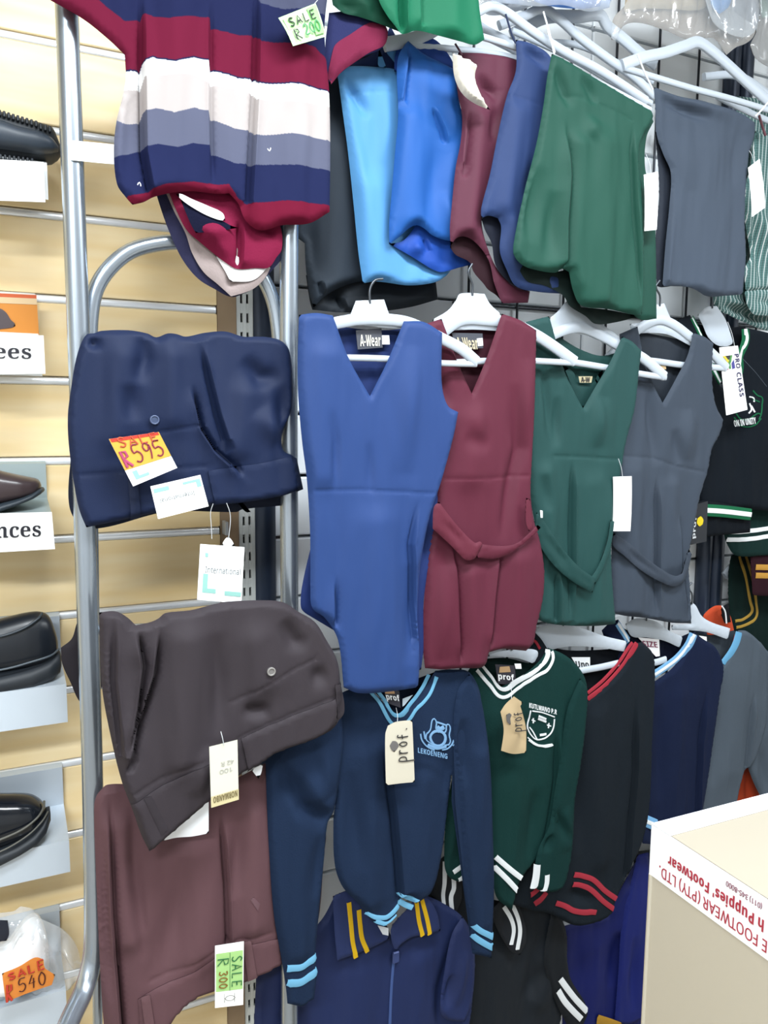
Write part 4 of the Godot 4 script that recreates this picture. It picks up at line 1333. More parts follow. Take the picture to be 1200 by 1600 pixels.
func jerseys() -> void:
	var grp := "school jerseys in the lower row"
	# black jersey with green collar
	var z := 0.15
	var black := fab("1f2833", 0.85, true)
	var o := garment("jersey", "black jersey with a green and white striped collar and a green crest, right edge", "jersey", 1140, 790, z, grp)
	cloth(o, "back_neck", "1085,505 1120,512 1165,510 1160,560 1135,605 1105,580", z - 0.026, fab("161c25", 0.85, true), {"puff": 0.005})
	var g := cloth(o, "body", "1058,500 1078,492 1095,525 1112,580 1130,610 1150,600 1158,560 1164,512 1200,520 1240,534 1240,800 1172,796 1095,788 1085,700 1075,600", z, black, {"puff": 0.016, "folds": "R 6 24 1180,640 1170,780;v 6 14 1205,700 1195,790"})
	var green := fab("118a56", 0.8)
	var white := fab("f0f3f4", 0.8)
	var ring := func(s: String) -> void:
		ribbon(o, "collar_stripe", g, s, 11, green, 0.0022)
		ribbon(o, "collar_stripe", g, s, 4.5, white, 0.0036)
	ring.call("1079,496 1086,510 1096,532 1110,568 1124,598")
	ring.call("1163,514 1163,532 1156,556 1153,585 1138,615")
	cloth(o, "sleeve_cuff", "1086,786 1100,782 1174,795 1172,832 1108,838 1088,842", z + 0.024, fab("1a212a", 0.85, true), {"puff": 0.012})
	var gz := {"z": z + 0.038, "edge": PackedVector2Array([Vector2(99, 99), Vector2(99, 98), Vector2(98, 99)]), "rad": 1.0, "puff": 0.0, "lift": 0.0, "fade": 1.0, "folds": [], "noise": 0.0}
	ribbon(o, "cuff_stripe", gz, "1099,797 1130,799 1173,804", 19, green)
	ribbon(o, "cuff_stripe", gz, "1099,797 1130,799 1173,804", 8, white, 0.003)
	crest_lines(o, g, green, "1172,610 1178,618 1186,622 1184,632 1182,648 1178,656|1143,652 1150,662 1160,667 1172,664 1182,654|1146,646 1154,655 1164,655 1176,646 1182,648|1170,624 1180,628", 2.0)
	crest_lines(o, g, white, "1166,620 1172,622 1172,628|1166,630 1168,640 1164,646|1168,634 1172,644", 2.0)
	write(o, "crest_lettering", "ON IN UNITY", corners("1146,657 1180,652 1180,661 1148,667", z + 0.024), white, sans_bold)
	hanger("grey-white hanger between the green collar stripes of the black jersey", "", "1080,560 1115,563 1150,566", "1090,492 1104,480 1120,478 1134,500 1146,536 1136,541 1120,539 1106,526 1098,508", z + 0.0, Vector2(1116, 505), 12.0, "white plastic hangers of the jerseys", "1113,482 1113,466 1108,452 1114,442")
	# the three jerseys behind it, at the edge of the frame
	o = garment("jersey", "bottle-green jersey sleeve with two white stripes, cut by the right edge", "jersey", 1170, 865, 0.11, grp)
	g = cloth(o, "sleeve", "1128,822 1150,780 1180,690 1240,680 1240,872 1200,868 1150,868 1136,850", 0.11, fab("1e4440", 0.85, true), {"puff": 0.014})
	ribbon(o, "stripe", g, "1131,831 1160,830 1215,823", 7, white, 0.002)
	ribbon(o, "stripe", g, "1134,843 1165,842 1215,835", 7, white, 0.002)
	o = garment("jersey", "maroon jersey sleeve with two gold stripes, cut by the right edge", "jersey", 1200, 928, 0.1, grp)
	g = cloth(o, "sleeve", "1172,862 1240,856 1240,934 1176,930", 0.1, fab("45202c", 0.85, true), {"puff": 0.01})
	ribbon(o, "stripe", g, "1179,886 1240,886", 9, fab("d2993c"), 0.002)
	ribbon(o, "stripe", g, "1179,899 1240,899", 9, fab("d2993c"), 0.002)
	o = garment("jersey", "bottle-green jersey with a gold striped collar, behind the grey jersey", "jersey", 1190, 1090, 0.05, grp)
	g = cloth(o, "body", "1142,868 1160,862 1190,880 1240,920 1240,1120 1170,1120 1150,1010 1140,960 1138,900", 0.04, fab("17332f", 0.85, true), {"puff": 0.014})
	for d in [0, 9]:
		ribbon(o, "collar_stripe", g, ["1153,868 1162,900 1170,940 1172,955 1160,966 1146,970", "1163,868 1172,900 1178,940 1179,962 1166,974 1148,980"][0 if d == 0 else 1], 4.5, fab("c39a3a"), 0.002)
	o = garment("jersey", "orange jersey showing as a patch under a black and white collar trim", "jersey", 1125, 975, 0.09, grp)
	cloth(o, "body", "1098,962 1108,952 1120,946 1134,950 1144,972 1160,1060 1190,1200 1190,1270 1150,1265 1130,1100", 0.075, fab("d8512f", 0.85, true), {"puff": 0.01, "folds": "v 6 6 1168,1205 1168,1260"})
	cloth(o, "collar_trim", "1128,948 1138,942 1142,972 1132,974 1128,962", 0.1, fab("22262c", 0.85, true), {"puff": 0.006, "rad": 0.008, "sp": 0.006})
	put("white_piping", tube(resample(line3("1128,947 1133,956 1135,974", 0.112), 0.004), 0.0022, 0.002, 8), white, o)
	hanger("pale hanger end poking out behind the gold-striped bottle-green jersey", "1132,900 1142,888 1154,878 1164,884", "", "", 0.02, Vector2(1150, 880), 14.0, "white plastic hangers of the jerseys")
	# grey
	z = 0.14
	o = garment("jersey", "plain mid-grey jersey with a single pale blue collar stripe", "jersey", 1140, 1265, z, grp)
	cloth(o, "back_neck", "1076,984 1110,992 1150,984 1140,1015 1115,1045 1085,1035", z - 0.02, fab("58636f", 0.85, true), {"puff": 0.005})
	g = cloth(o, "body", "1060,1000 1085,1020 1112,1048 1130,1036 1145,1008 1152,985 1166,986 1186,1002 1196,1016 1198,1050 1196,1130 1176,1190 1162,1206 1148,1262 1100,1268 1070,1262 1078,1200 1085,1110", z, fab("66727f", 0.9, true), {"puff": 0.018, "folds": "s 7 10 1176,1080 1170,1140 1164,1200;v 6 16 1120,1100 1105,1230;R 6 24 1150,1060 1140,1200"})
	cloth(o, "sleeve", "1186,1000 1200,1018 1240,1050 1240,1275 1200,1262 1186,1240 1174,1214 1168,1190 1178,1120", z - 0.01, fab("64707d", 0.9, true), {"puff": 0.018, "folds": "v 6 10 1180,1160 1200,1240"})
	ribbon(o, "collar_stripe", g, "1153,987 1148,1004 1141,1018 1128,1036", 7.5, fab("6fb4e0"), 0.0022)
	pin_label(o, "1090,993 1104,995 1105,1011 1091,1003", z - 0.006, plain("f4f6f7"))
	hanger("white hanger of the grey jersey, a dark slot showing left of its neck", "", "", "1049,977 1080,975 1079,940 1087,946 1096,962 1111,972 1141,982 1137,999 1100,987 1050,984", z + 0.004, Vector2(1090, 975), 12.0, "white plastic hangers of the jerseys", "1081,944 1081,928 1076,918 1081,910")
	# navy with blue and white stripe
	z = 0.172
	o = garment("jersey", "navy jersey with a broad white and sky-blue collar stripe, beside the grey one", "jersey", 1060, 1300, z, grp)
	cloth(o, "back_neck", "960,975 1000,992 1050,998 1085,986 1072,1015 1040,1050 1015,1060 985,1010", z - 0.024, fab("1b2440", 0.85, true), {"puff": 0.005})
	var navy2 := fab("26345c", 0.85, true)
	g = cloth(o, "body", "940,985 954,972 966,968 985,1005 1008,1050 1024,1064 1050,1044 1072,1016 1083,986 1098,998 1118,1012 1130,1042 1125,1080 1115,1150 1105,1220 1090,1300 1060,1320 1020,1318 1006,1290 995,1200 980,1100", z, navy2, {"puff": 0.018, "folds": "s 7 10 1104,1070 1092,1160 1086,1290;R 7 24 1060,1090 1050,1280;v 6 12 1030,1100 1024,1250"})
	var sky := fab("7db7e6", 0.8)
	for q in ["1082,990 1074,1008 1058,1028 1040,1042 1022,1054", "962,972 970,985 980,1000"]:
		ribbon(o, "collar_stripe", g, q, 12, sky, 0.002)
		ribbon(o, "collar_stripe", g, q, 5, white, 0.0032)
	cloth(o, "cuff", "999,1270 1010,1272 1024,1278 1024,1320 1004,1318 998,1290", z + 0.03, navy2, {"puff": 0.006, "rad": 0.01, "sp": 0.007})
	gz.z = z + 0.0335
	ribbon(o, "cuff_stripe", gz, "1002,1280 1012,1284 1024,1289", 17, sky)
	ribbon(o, "cuff_stripe", gz, "1002,1280 1012,1284 1024,1289", 6, white, 0.003)
	pin_label(o, "997,996 1030,999 1031,1025 1025,1026", z - 0.008, plain("f0eef0"), "SIZE", "1003,1001 1026,1003 1027,1012 1005,1010", plain("9a4a6a"), sans_bold)
	hanger("white hanger of the navy jersey with the white and sky-blue stripe", "", "1002,1037 1024,1035 1040,1030", "977,975 995,966 1025,971 1045,985 1067,995 1062,1012 1037,1001 1010,996 987,994", z - 0.004, Vector2(1020, 985), 12.0, "white plastic hangers of the jerseys", "1010,970 1010,955 1005,946")
	# black with red
	z = 0.205
	o = garment("jersey", "black jersey with narrow red collar stripes and red cuff bands", "jersey", 930, 1440, z, grp)
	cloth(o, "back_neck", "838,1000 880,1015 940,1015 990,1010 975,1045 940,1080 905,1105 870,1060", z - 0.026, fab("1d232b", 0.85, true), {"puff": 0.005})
	var black2 := fab("262f38", 0.85, true)
	g = cloth(o, "body", "822,1010 833,985 848,1002 878,1055 904,1108 918,1092 945,1072 975,1040 990,1008 1003,1003 1020,1022 1023,1060 1019,1150 1014,1260 1001,1320 985,1352 962,1405 956,1426 940,1438 900,1446 860,1428 830,1422 796,1412 800,1370 832,1200 836,1080", z, black2, {"puff": 0.018, "folds": "R 7 20 930,1120 935,1340;s 7 10 992,1080 990,1200 975,1380;v 7 14 905,1140 900,1330;v 7 10 880,1390 930,1412"})
	var red := fab("c23344", 0.8)
	ribbon(o, "collar_stripe", g, "917,1092 945,1070 972,1040 988,1014 994,1004", 5, red, 0.002)
	ribbon(o, "collar_stripe", g, "918,1083 942,1063 966,1036 982,1012 988,1004", 5, red, 0.002)
	ribbon(o, "collar_stripe", g, "826,1003 832,1000 840,1012", 4, red, 0.002)
	ribbon(o, "hem_stripe", g, "893,1364 910,1367 925,1373 943,1390 960,1402", 8, red, 0.002)
	ribbon(o, "hem_stripe", g, "892,1380 908,1382 922,1389 940,1406 956,1418", 8, red, 0.002)
	ribbon(o, "hem_stripe", g, "866,1409 880,1413 897,1422 928,1423", 8, red, 0.002)
	ribbon(o, "cuff_stripe", g, "826,1396 832,1393 838,1386", 8, red, 0.002)
	ribbon(o, "cuff_stripe", g, "833,1411 842,1402 850,1391", 8, red, 0.002)
	pin_label(o, "893,1027 922,1027 922,1044 905,1047", z - 0.01, plain("eef0f3"), "Uno", "899,1033 919,1033 919,1042 901,1043", plain("30343a"), sans_bold)
	hanger("broad white hanger of the black jersey with red collar stripes", "", "888,1052 912,1047 940,1042 966,1036", "835,990 845,979 867,974 907,981 945,994 980,1002 975,1018 945,1013 910,1010 882,1011 855,1017", z - 0.004, Vector2(900, 995), 12.0, "white plastic hangers of the jerseys", "880,978 880,962 874,950")
	# green
	z = 0.24
	o = garment("jersey", "bottle-green jersey with white double stripes, a white crest and a brown paper tag", "jersey", 800, 1420, z, grp)
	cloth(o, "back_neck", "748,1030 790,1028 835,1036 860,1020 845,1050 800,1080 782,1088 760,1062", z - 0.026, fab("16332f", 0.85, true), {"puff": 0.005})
	var gr := fab("20504c", 0.85, true)
	g = cloth(o, "body", "730,1052 742,1036 752,1034 766,1055 783,1073 803,1064 825,1049 845,1030 856,1012 880,1022 900,1038 914,1060 918,1090 912,1140 900,1220 868,1290 850,1320 835,1345 813,1373 805,1400 800,1422 775,1400 770,1345 722,1376 700,1368 694,1340 700,1250 715,1180 725,1100", z, gr, {"puff": 0.018, "folds": "R 8 22 800,1200 795,1360;v 7 16 760,1150 755,1340;s 8 10 870,1130 868,1220 850,1330;v 6 14 835,1230 825,1340;r 7 16 710,1220 705,1340"})
	var sv := cloth(o, "sleeve", "906,1060 917,1078 914,1140 906,1200 898,1250 895,1310 890,1350 880,1384 868,1393 845,1392 832,1384 836,1350 842,1325 858,1290 866,1240 876,1180 886,1110", z + 0.012, fab("1f4d4a", 0.85, true), {"puff": 0.02, "folds": "v 9 8 862,1262 876,1290 890,1318;v 7 7 858,1300 850,1330;r 6 10 880,1260 884,1330"})
	for q in ["742,1045 762,1068 782,1088 806,1074 833,1056 851,1046 861,1030 860,1016", "751,1038 766,1056 783,1076 806,1064 830,1050 846,1036 853,1024 855,1014"]:
		ribbon(o, "collar_stripe", g, q, 5.5, white, 0.002)
	ribbon(o, "cuff_stripe", sv, "838,1349 836,1370 832,1388", 8, white, 0.002)
	ribbon(o, "cuff_stripe", sv, "852,1364 851,1378 847,1392", 8, white, 0.002)
	ribbon(o, "hem_stripe", g, "770,1335 790,1352 814,1371", 8, white, 0.002)
	ribbon(o, "hem_stripe", g, "770,1352 788,1370 807,1390", 8, white, 0.002)
	ribbon(o, "hem_stripe", g, "706,1361 724,1346", 7, white, 0.002)
	ribbon(o, "hem_stripe", g, "714,1373 728,1363", 7, white, 0.002)
	crest_lines(o, g, white, "826,1108 824,1118 821,1130 822,1138 828,1148 836,1154 846,1152 856,1146 862,1136 864,1122|828,1109 845,1112 864,1119|824,1134 830,1142 836,1153|821,1150 834,1160 848,1165 862,1163", 1.8)
	crest_lines(o, g, white, "838,1117 850,1122|837,1121 850,1126|840,1147 850,1145|823,1154 838,1163 860,1162", 3.4)
	crest_lines(o, g, white, "827,1123 833,1125|830,1120 830,1128|851,1131 858,1133|855,1128 854,1136", 1.8)
	write(o, "crest_lettering", "KUTLWANO P.R", corners("827,1098 870,1109 870,1118 827,1106", z + 0.026), white, sans_bold)
	sheet(o, "neck_label", corners("774,1038 804,1040 807,1072 778,1068", z - 0.006), plain("3a3742", 0.6), 0.0008)
	sheet(o, "label_picture", corners("781,1042 796,1041 798,1050 780,1051", z - 0.0045), plain("e0b684", 0.6), 0.0004)
	write(o, "lettering", "prof", corners("778,1051 803,1054 804,1067 779,1064", z - 0.0045), plain("f2f2f2", 0.6), sans_bold)
	sheet(o, "size_label", corners("804,1037 814,1037 815,1045 806,1045", z - 0.006), plain("f2f3f4"), 0.0008)
	hanger("white hanger showing between the maroon hem and the green jersey collar", "", "", "756,1026 780,1018 822,1014 838,1016 842,1022 834,1037 810,1029 780,1026", z - 0.01, Vector2(800, 1022), 12.0, "white plastic hangers of the jerseys", "800,1016 800,1000 794,990")
	# navy with light blue
	z = 0.275
	o = garment("jersey", "dark navy jersey with light blue stripes, a light blue crest and a cream tag", "jersey", 600, 1560, z, grp)
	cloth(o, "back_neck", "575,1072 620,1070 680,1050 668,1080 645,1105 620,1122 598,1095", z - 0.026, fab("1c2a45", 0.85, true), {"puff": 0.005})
	var nv := fab("2c4164", 0.85, true)
	g = cloth(o, "body", "500,1110 528,1085 570,1074 590,1088 620,1122 645,1100 664,1074 680,1048 705,1046 735,1052 752,1100 735,1190 705,1212 697,1280 688,1345 674,1392 650,1412 640,1400 628,1400 618,1430 600,1447 582,1440 560,1412 535,1385 523,1350 521,1280 524,1240 505,1190", z, nv, {"puff": 0.02, "folds": "s 10 12 596,1150 612,1260 620,1340 624,1400;R 8 22 570,1180 580,1400;R 7 20 660,1220 655,1380;v 6 12 690,1160 700,1240;v 6 14 545,1200 560,1360"})
	var s1 := cloth(o, "sleeve", "530,1085 505,1118 460,1150 415,1190 417,1260 421,1340 428,1430 440,1500 447,1546 449,1568 472,1573 491,1558 495,1522 493,1490 499,1420 506,1345 512,1285 521,1268 528,1230 536,1160", z + 0.014, nv, {"puff": 0.024, "folds": "v 13 12 440,1190 470,1255 514,1286;r 10 14 470,1190 500,1250 518,1262;R 9 22 465,1250 462,1480;v 6 12 500,1300 490,1400;r 8 16 500,1150 512,1240"})
	var s2 := cloth(o, "sleeve", "733,1053 748,1080 760,1140 767,1210 770,1300 772,1380 770,1440 768,1497 738,1490 735,1450 729,1390 722,1300 716,1210 708,1150 715,1080", z + 0.01, nv, {"puff": 0.02, "folds": "v 8 10 722,1120 720,1230;R 7 16 748,1180 750,1440"})
	var pale := fab("79bfe6", 0.8)
	for q in ["560,1062 588,1092 619,1133 650,1104 668,1084 680,1056", "576,1062 598,1090 620,1118 644,1096 660,1074 670,1054"]:
		ribbon(o, "collar_stripe", g, q, 5.5, pale, 0.002)
	ribbon(o, "cuff_stripe", s1, "446,1509 470,1503 493,1491", 12, pale, 0.002)
	ribbon(o, "cuff_stripe", s1, "447,1533 470,1528 494,1513", 12, pale, 0.002)
	ribbon(o, "cuff_stripe", s2, "737,1443 752,1453 768,1461", 9, pale, 0.002)
	ribbon(o, "cuff_stripe", s2, "736,1459 752,1470 768,1478", 9, pale, 0.002)
	ribbon(o, "hem_stripe", g, "570,1424 590,1431 604,1428 621,1412", 7, pale, 0.002)
	ribbon(o, "hem_stripe", g, "584,1436 602,1440 618,1428", 7, pale, 0.002)
	ribbon(o, "hem_stripe", g, "623,1394 636,1401 650,1406", 8, pale, 0.002)
	ribbon(o, "hem_stripe", g, "621,1406 632,1413 644,1418", 8, pale, 0.002)
	var emb := fab("86b4e0", 0.8)
	crest_lines(o, g, emb, "663,1144 669,1138 672,1124 676,1121 679,1128 678,1136 682,1142|683,1140 692,1141 694,1130 698,1130 700,1136 698,1146 700,1156 697,1162|663,1144 662,1152 668,1158 676,1163|690,1162 697,1161", 1.7)
	crest_lines(o, g, emb, "671,1156 669,1149 673,1143 680,1140 688,1142 692,1149 690,1158 684,1163 676,1162 671,1156", 4.0)
	crest_lines(o, g, emb, "679,1133 684,1137 690,1133", 7.0)
	crest_lines(o, g, emb, "679,1126 686,1128 694,1131", 2.5)
	crest_lines(o, g, emb, "654,1144 656,1154 664,1164 676,1170|659,1140 661,1152|706,1150 703,1160 696,1168 688,1170|708,1156 704,1163", 2.0)
	crest_lines(o, g, emb, "664,1161 680,1167 694,1164", 5.0)
	write(o, "crest_lettering", "LEKOENENG", corners("653,1168 699,1178 698,1187 653,1176", z + 0.03), emb, sans_bold)
	sheet(o, "neck_label", corners("600,1077 624,1080 626,1106 604,1098", z - 0.004), plain("3a3742", 0.6), 0.0008)
	sheet(o, "label_picture", corners("601,1077 615,1076 617,1084 602,1084", z - 0.0025), plain("d8a878", 0.6), 0.0004)
	write(o, "lettering", "prof", corners("602,1083 623,1086 626,1102 605,1096", z - 0.0025), plain("f2f2f2", 0.6), sans_bold)
	sheet(o, "size_label", corners("629,1092 645,1086 632,1102 629,1104", z - 0.004), plain("d6e3ee"), 0.0008)

func crest_lines(o: Node3D, g: Dictionary, m: Material, s: String, w: float) -> void:
	for q in s.split("|"):
		ribbon(o, "embroidery", g, q, w, m, 0.002)

func tracksuits() -> void:
	var grp := "zipped tracksuit tops in the bottom row"
	var z := 0.2
	var o := garment("tracksuit_top", "navy tracksuit top with yellow collar stripes and a front zip", "tracksuit top", 580, 1600, z, grp)
	var m := fab("2e3f78", 0.62)
	var g := cloth(o, "body", "400,1530 445,1490 500,1440 524,1398 548,1392 600,1440 614,1470 640,1420 658,1396 690,1410 722,1432 738,1462 742,1500 738,1560 728,1640 395,1640", z, m, {"puff": 0.024, "folds": "g 2.5 3 614,1480 608,1540 604,1630;R 8 30 560,1520 550,1620;v 9 12 712,1450 690,1540 680,1630;r 8 14 730,1480 705,1580;R 7 20 655,1500 650,1600;v 8 14 450,1540 470,1630"})
	var c1 := cloth(o, "collar", "520,1400 545,1394 575,1422 600,1448 608,1466 590,1476 560,1489 527,1501 523,1460 521,1425", z + 0.032, fab("36467f", 0.66), {"puff": 0.008, "rad": 0.012})
	var c2 := cloth(o, "collar", "612,1448 636,1420 656,1394 674,1410 684,1430 688,1454 668,1460 645,1464 628,1474 618,1486 612,1470", z + 0.032, fab("36467f", 0.66), {"puff": 0.008, "rad": 0.012})
	var yel := fab("e8b813", 0.7)
	ribbon(o, "collar_stripe", c1, "544,1408 547,1440 550,1470 556,1496", 7, yel, 0.002)
	ribbon(o, "collar_stripe", c1, "560,1420 562,1445 565,1466 574,1487", 7, yel, 0.002)
	ribbon(o, "collar_stripe", c2, "649,1402 651,1420 654,1440 660,1462", 6.5, yel, 0.002)
	ribbon(o, "collar_stripe", c2, "655,1394 661,1415 667,1438 671,1460", 6.5, yel, 0.002)
	put("zip_slider", box_mesh(on_cloth(g, 612, 1484) + Vector3(-0.005, -0.022, 0.004), on_cloth(g, 616, 1484) + Vector3(0.005, 0.006, 0.01), 0.002), plain("4c5c94", 0.4, 0.3), o)
	ribbon(o, "zip", g, "613,1490 608,1540 604,1636", 4, plain("46609c", 0.45), 0.003)
	sheet(o, "size_label", corners("590,1446 607,1450 607,1462 598,1460", z + 0.042), plain("e8ebf0"), 0.0008)
	cloth(o, "sleeve", "400,1528 440,1492 452,1520 456,1580 452,1640 398,1640", z + 0.02, fab("2c3c74", 0.62), {"puff": 0.018, "folds": "v 8 8 440,1570 470,1600"})
	cloth(o, "sleeve", "722,1432 738,1462 742,1500 738,1560 726,1596 700,1594 688,1580 694,1520 706,1460", z + 0.016, fab("32427c", 0.62), {"puff": 0.018, "folds": "v 7 8 704,1520 694,1576;r 6 8 725,1480 712,1570"})
	z = 0.15
	o = garment("tracksuit_top", "black tracksuit top with white double collar stripes, beside the yellow-striped one", "tracksuit top", 800, 1600, z, grp)
	var bl := fab("232b34", 0.68)
	g = cloth(o, "body", "668,1400 690,1340 715,1345 760,1400 790,1408 830,1402 862,1422 882,1446 886,1490 880,1560 868,1640 700,1640 722,1560 730,1500 690,1440", z, bl, {"puff": 0.022, "folds": "v 7 14 838,1460 820,1600;R 8 18 860,1480 840,1560;R 7 24 770,1500 765,1620;v 6 12 850,1500 825,1560"})
	var c3 := cloth(o, "collar", "672,1396 688,1342 700,1336 716,1346 722,1400 712,1428 700,1424", z + 0.03, fab("2a2e33", 0.7), {"puff": 0.006, "rad": 0.012})
	var c4 := cloth(o, "collar", "766,1424 784,1408 804,1408 818,1436 822,1470 812,1492 798,1486 778,1454", z + 0.03, fab("2b3038", 0.7), {"puff": 0.008, "rad": 0.012})
	var white := fab("f0f3f4", 0.8)
	ribbon(o, "collar_stripe", c3, "694,1344 694,1380 692,1398 693,1413", 6.5, white, 0.002)
	ribbon(o, "collar_stripe", c3, "706,1354 708,1386 704,1400 705,1420", 6.5, white, 0.002)
	ribbon(o, "collar_stripe", c4, "786,1415 797,1434 801,1452 797,1474", 6.5, white, 0.002)
	ribbon(o, "collar_stripe", c4, "799,1412 808,1434 811,1454 807,1482", 6.5, white, 0.002)
	var sv := cloth(o, "sleeve", "862,1422 880,1450 886,1500 892,1530 918,1578 910,1605 890,1610 866,1560 850,1500", z + 0.014, fab("1f262e", 0.68), {"puff": 0.016})
	ribbon(o, "cuff_stripe", sv, "873,1527 886,1545 898,1560 915,1578", 9, white, 0.002)
	ribbon(o, "cuff_stripe", sv, "870,1545 880,1562 892,1576 906,1590", 9, white, 0.002)
	z = 0.105
	o = garment("tracksuit_top", "royal-blue tracksuit top beside the cardboard box, with a gold hem edge", "tracksuit top", 940, 1600, z, grp)
	var rb := fab("1d2c8e", 0.6)
	g = cloth(o, "body", "870,1450 905,1440 950,1430 975,1380 1000,1338 1014,1332 1016,1400 1014,1500 1010,1640 880,1640 876,1540", z, rb, {"puff": 0.02, "folds": "v 8 10 962,1450 955,1540;R 8 18 985,1380 975,1440;R 7 20 925,1480 920,1620;v 8 12 990,1450 985,1560"})
	cloth(o, "sleeve", "996,1336 1012,1332 1014,1400 1010,1500 1004,1590 980,1600 960,1596 966,1520 972,1440", z + 0.014, fab("22339c", 0.6), {"puff": 0.018, "folds": "v 7 8 992,1460 986,1580"})
	cloth(o, "gold_hem", "934,1585 950,1590 972,1598 970,1612 945,1608 932,1600", z + 0.02, fab("c8952e", 0.7), {"puff": 0.006, "rad": 0.008, "sp": 0.007})
	o = garment("tracksuit_top", "dull black tracksuit top in the gap between the royal-blue one and the box", "tracksuit top", 1030, 1600, 0.03, grp)
	cloth(o, "body", "990,1330 1080,1330 1110,1400 1110,1640 990,1640", 0.03, fab("1a1f27", 0.7), {"puff": 0.016})
	sheet(o, "paper_label", corners("1003,1352 1018,1345 1020,1385 1012,1380", 0.07), plain("cfc8ae"), 0.0008)

func trousers() -> void:
	var grp := "school trousers folded over the tube rack"
	# navy
	var z := 0.285
	var o := garment("trousers", "navy-blue trousers folded over the rack, waistband down, with the R 595 tag", "trousers", 290, 820, z, grp)
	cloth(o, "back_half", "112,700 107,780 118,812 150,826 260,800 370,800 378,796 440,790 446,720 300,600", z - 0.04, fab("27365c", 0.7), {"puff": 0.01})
	var nv := fab("2f4884", 0.66)
	var g := cloth(o, "front", "112,600 118,565 126,538 136,522 146,521 158,517 200,516 230,521 244,527 262,521 276,522 290,526 320,520 352,518 380,526 400,526 420,527 440,533 452,548 457,600 455,640 443,672 440,690 444,705 460,715 469,765 440,775 380,785 330,790 250,800 180,815 135,824 125,800 118,770 108,700 106,650", z, nv, {"puff": 0.026, "folds": "v 9 9 146,524 144,548;v 8 12 222,524 225,560 214,600;s 8 9 312,534 324,585 340,650 352,690;S 11 12 296,600 312,670 334,704 360,728;v 9 14 378,560 404,590 440,590;R 9 26 190,560 180,680;R 9 24 270,560 268,650;r 8 18 400,640 436,690;g 2 2.6 172,688 240,676 312,664;g 2 2.6 122,742 190,737 322,728;v 7 12 436,600 442,660 440,690;R 8 22 380,620 372,700;v 6 14 200,600 206,660"})
	g.folds = g.folds
	cloth(o, "waistband", "322,735 360,729 400,724 444,715 458,713 465,748 469,764 440,772 400,780 334,787 328,765", z, nv, {"on": g, "puff": 0.005, "lift": 0.003, "rad": 0.008, "noise": 0.001})
	for q in ["452,712 462,716 472,764 462,768", "197,740 212,739 218,808 203,812"]:
		cloth(o, "belt_loop", q, z, fab("2f4272", 0.66), {"on": g, "puff": 0.004, "lift": 0.006, "rad": 0.006, "noise": 0.0, "sp": 0.007})
	put("button", tube(PackedVector3Array([on_cloth(g, 239, 656), on_cloth(g, 239, 656) + Vector3(0, 0, 0.004)]), 0.0075, 0.0075, 18), plain("4a5878", 0.35), o)
	put("button_rim", TorusMesh.new(), plain("59678a", 0.35), o)
	var br: MeshInstance3D = o.get_node("button_rim")
	(br.mesh as TorusMesh).inner_radius = 0.005
	(br.mesh as TorusMesh).outer_radius = 0.0078
	br.transform = Transform3D(Basis(Vector3(1, 0, 0), PI / 2), on_cloth(g, 239, 656) + Vector3(0, 0, 0.004) - o.position)
	cloth(o, "white_lining", "372,786 378,784 392,800 384,800", z - 0.02, plain("eef0f4"), {"puff": 0.002, "sp": 0.006})
	# dark charcoal brown
	z = 0.345
	o = garment("trousers", "charcoal-brown trousers folded over the rack, with the small cream tag", "trousers", 320, 1300, z, grp)
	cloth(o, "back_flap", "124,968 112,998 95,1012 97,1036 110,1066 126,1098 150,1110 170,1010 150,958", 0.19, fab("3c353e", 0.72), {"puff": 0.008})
	var cb := fab("51484f", 0.7)
	g = cloth(o, "front", "155,957 180,955 198,964 212,977 235,972 248,966 258,958 300,953 330,945 355,940 420,938 445,942 465,955 492,972 510,1000 526,1030 531,1060 528,1095 520,1130 495,1150 430,1175 400,1195 372,1212 325,1250 260,1305 233,1328 220,1300 205,1260 190,1220 175,1160 160,1080 156,1010", z, cb, {"puff": 0.03, "folds": "T 12 10 212,980 222,1040 214,1100 200,1170;S 12 12 248,975 240,1050 216,1130 204,1180;v 9 14 336,985 342,1060 340,1150;R 11 26 290,1000 285,1180;g 2.4 2.6 358,1096 420,1062 492,1026;g 2.2 2.6 525,1084 440,1118 374,1148 360,1164;v 8 12 440,965 455,1000 480,1006;R 9 26 400,1000 410,1060;v 9 10 376,1106 420,1110;g 2.2 2.6 206,1240 270,1200 330,1178;s 7 10 180,960 178,1060 190,1180;r 8 14 330,1160 300,1240;v 7 14 480,1060 510,1050"})
	cloth(o, "waistband", "374,1150 440,1120 500,1097 522,1086 530,1066 534,1098 524,1132 496,1151 430,1176 398,1196 386,1205", z, cb, {"on": g, "puff": 0.005, "lift": 0.003, "rad": 0.008, "noise": 0.001})
	cloth(o, "waistband", "204,1254 222,1242 262,1216 330,1180 352,1172 362,1208 325,1250 262,1305 233,1329 219,1300", z, cb, {"on": g, "puff": 0.005, "lift": 0.003, "rad": 0.008, "noise": 0.001})
	for q in ["518,1066 530,1064 536,1110 524,1128", "222,1240 234,1238 260,1290 250,1300"]:
		cloth(o, "belt_loop", q, z, fab("4b434a", 0.7), {"on": g, "puff": 0.004, "lift": 0.006, "rad": 0.006, "noise": 0.0, "sp": 0.007})
	put("button", tube(PackedVector3Array([on_cloth(g, 417, 1043), on_cloth(g, 417, 1043) + Vector3(0, 0, 0.004)]), 0.0072, 0.0072, 18), plain("8a8684", 0.3), o)
	var tr := TorusMesh.new()
	tr.inner_radius = 0.0046
	tr.outer_radius = 0.0076
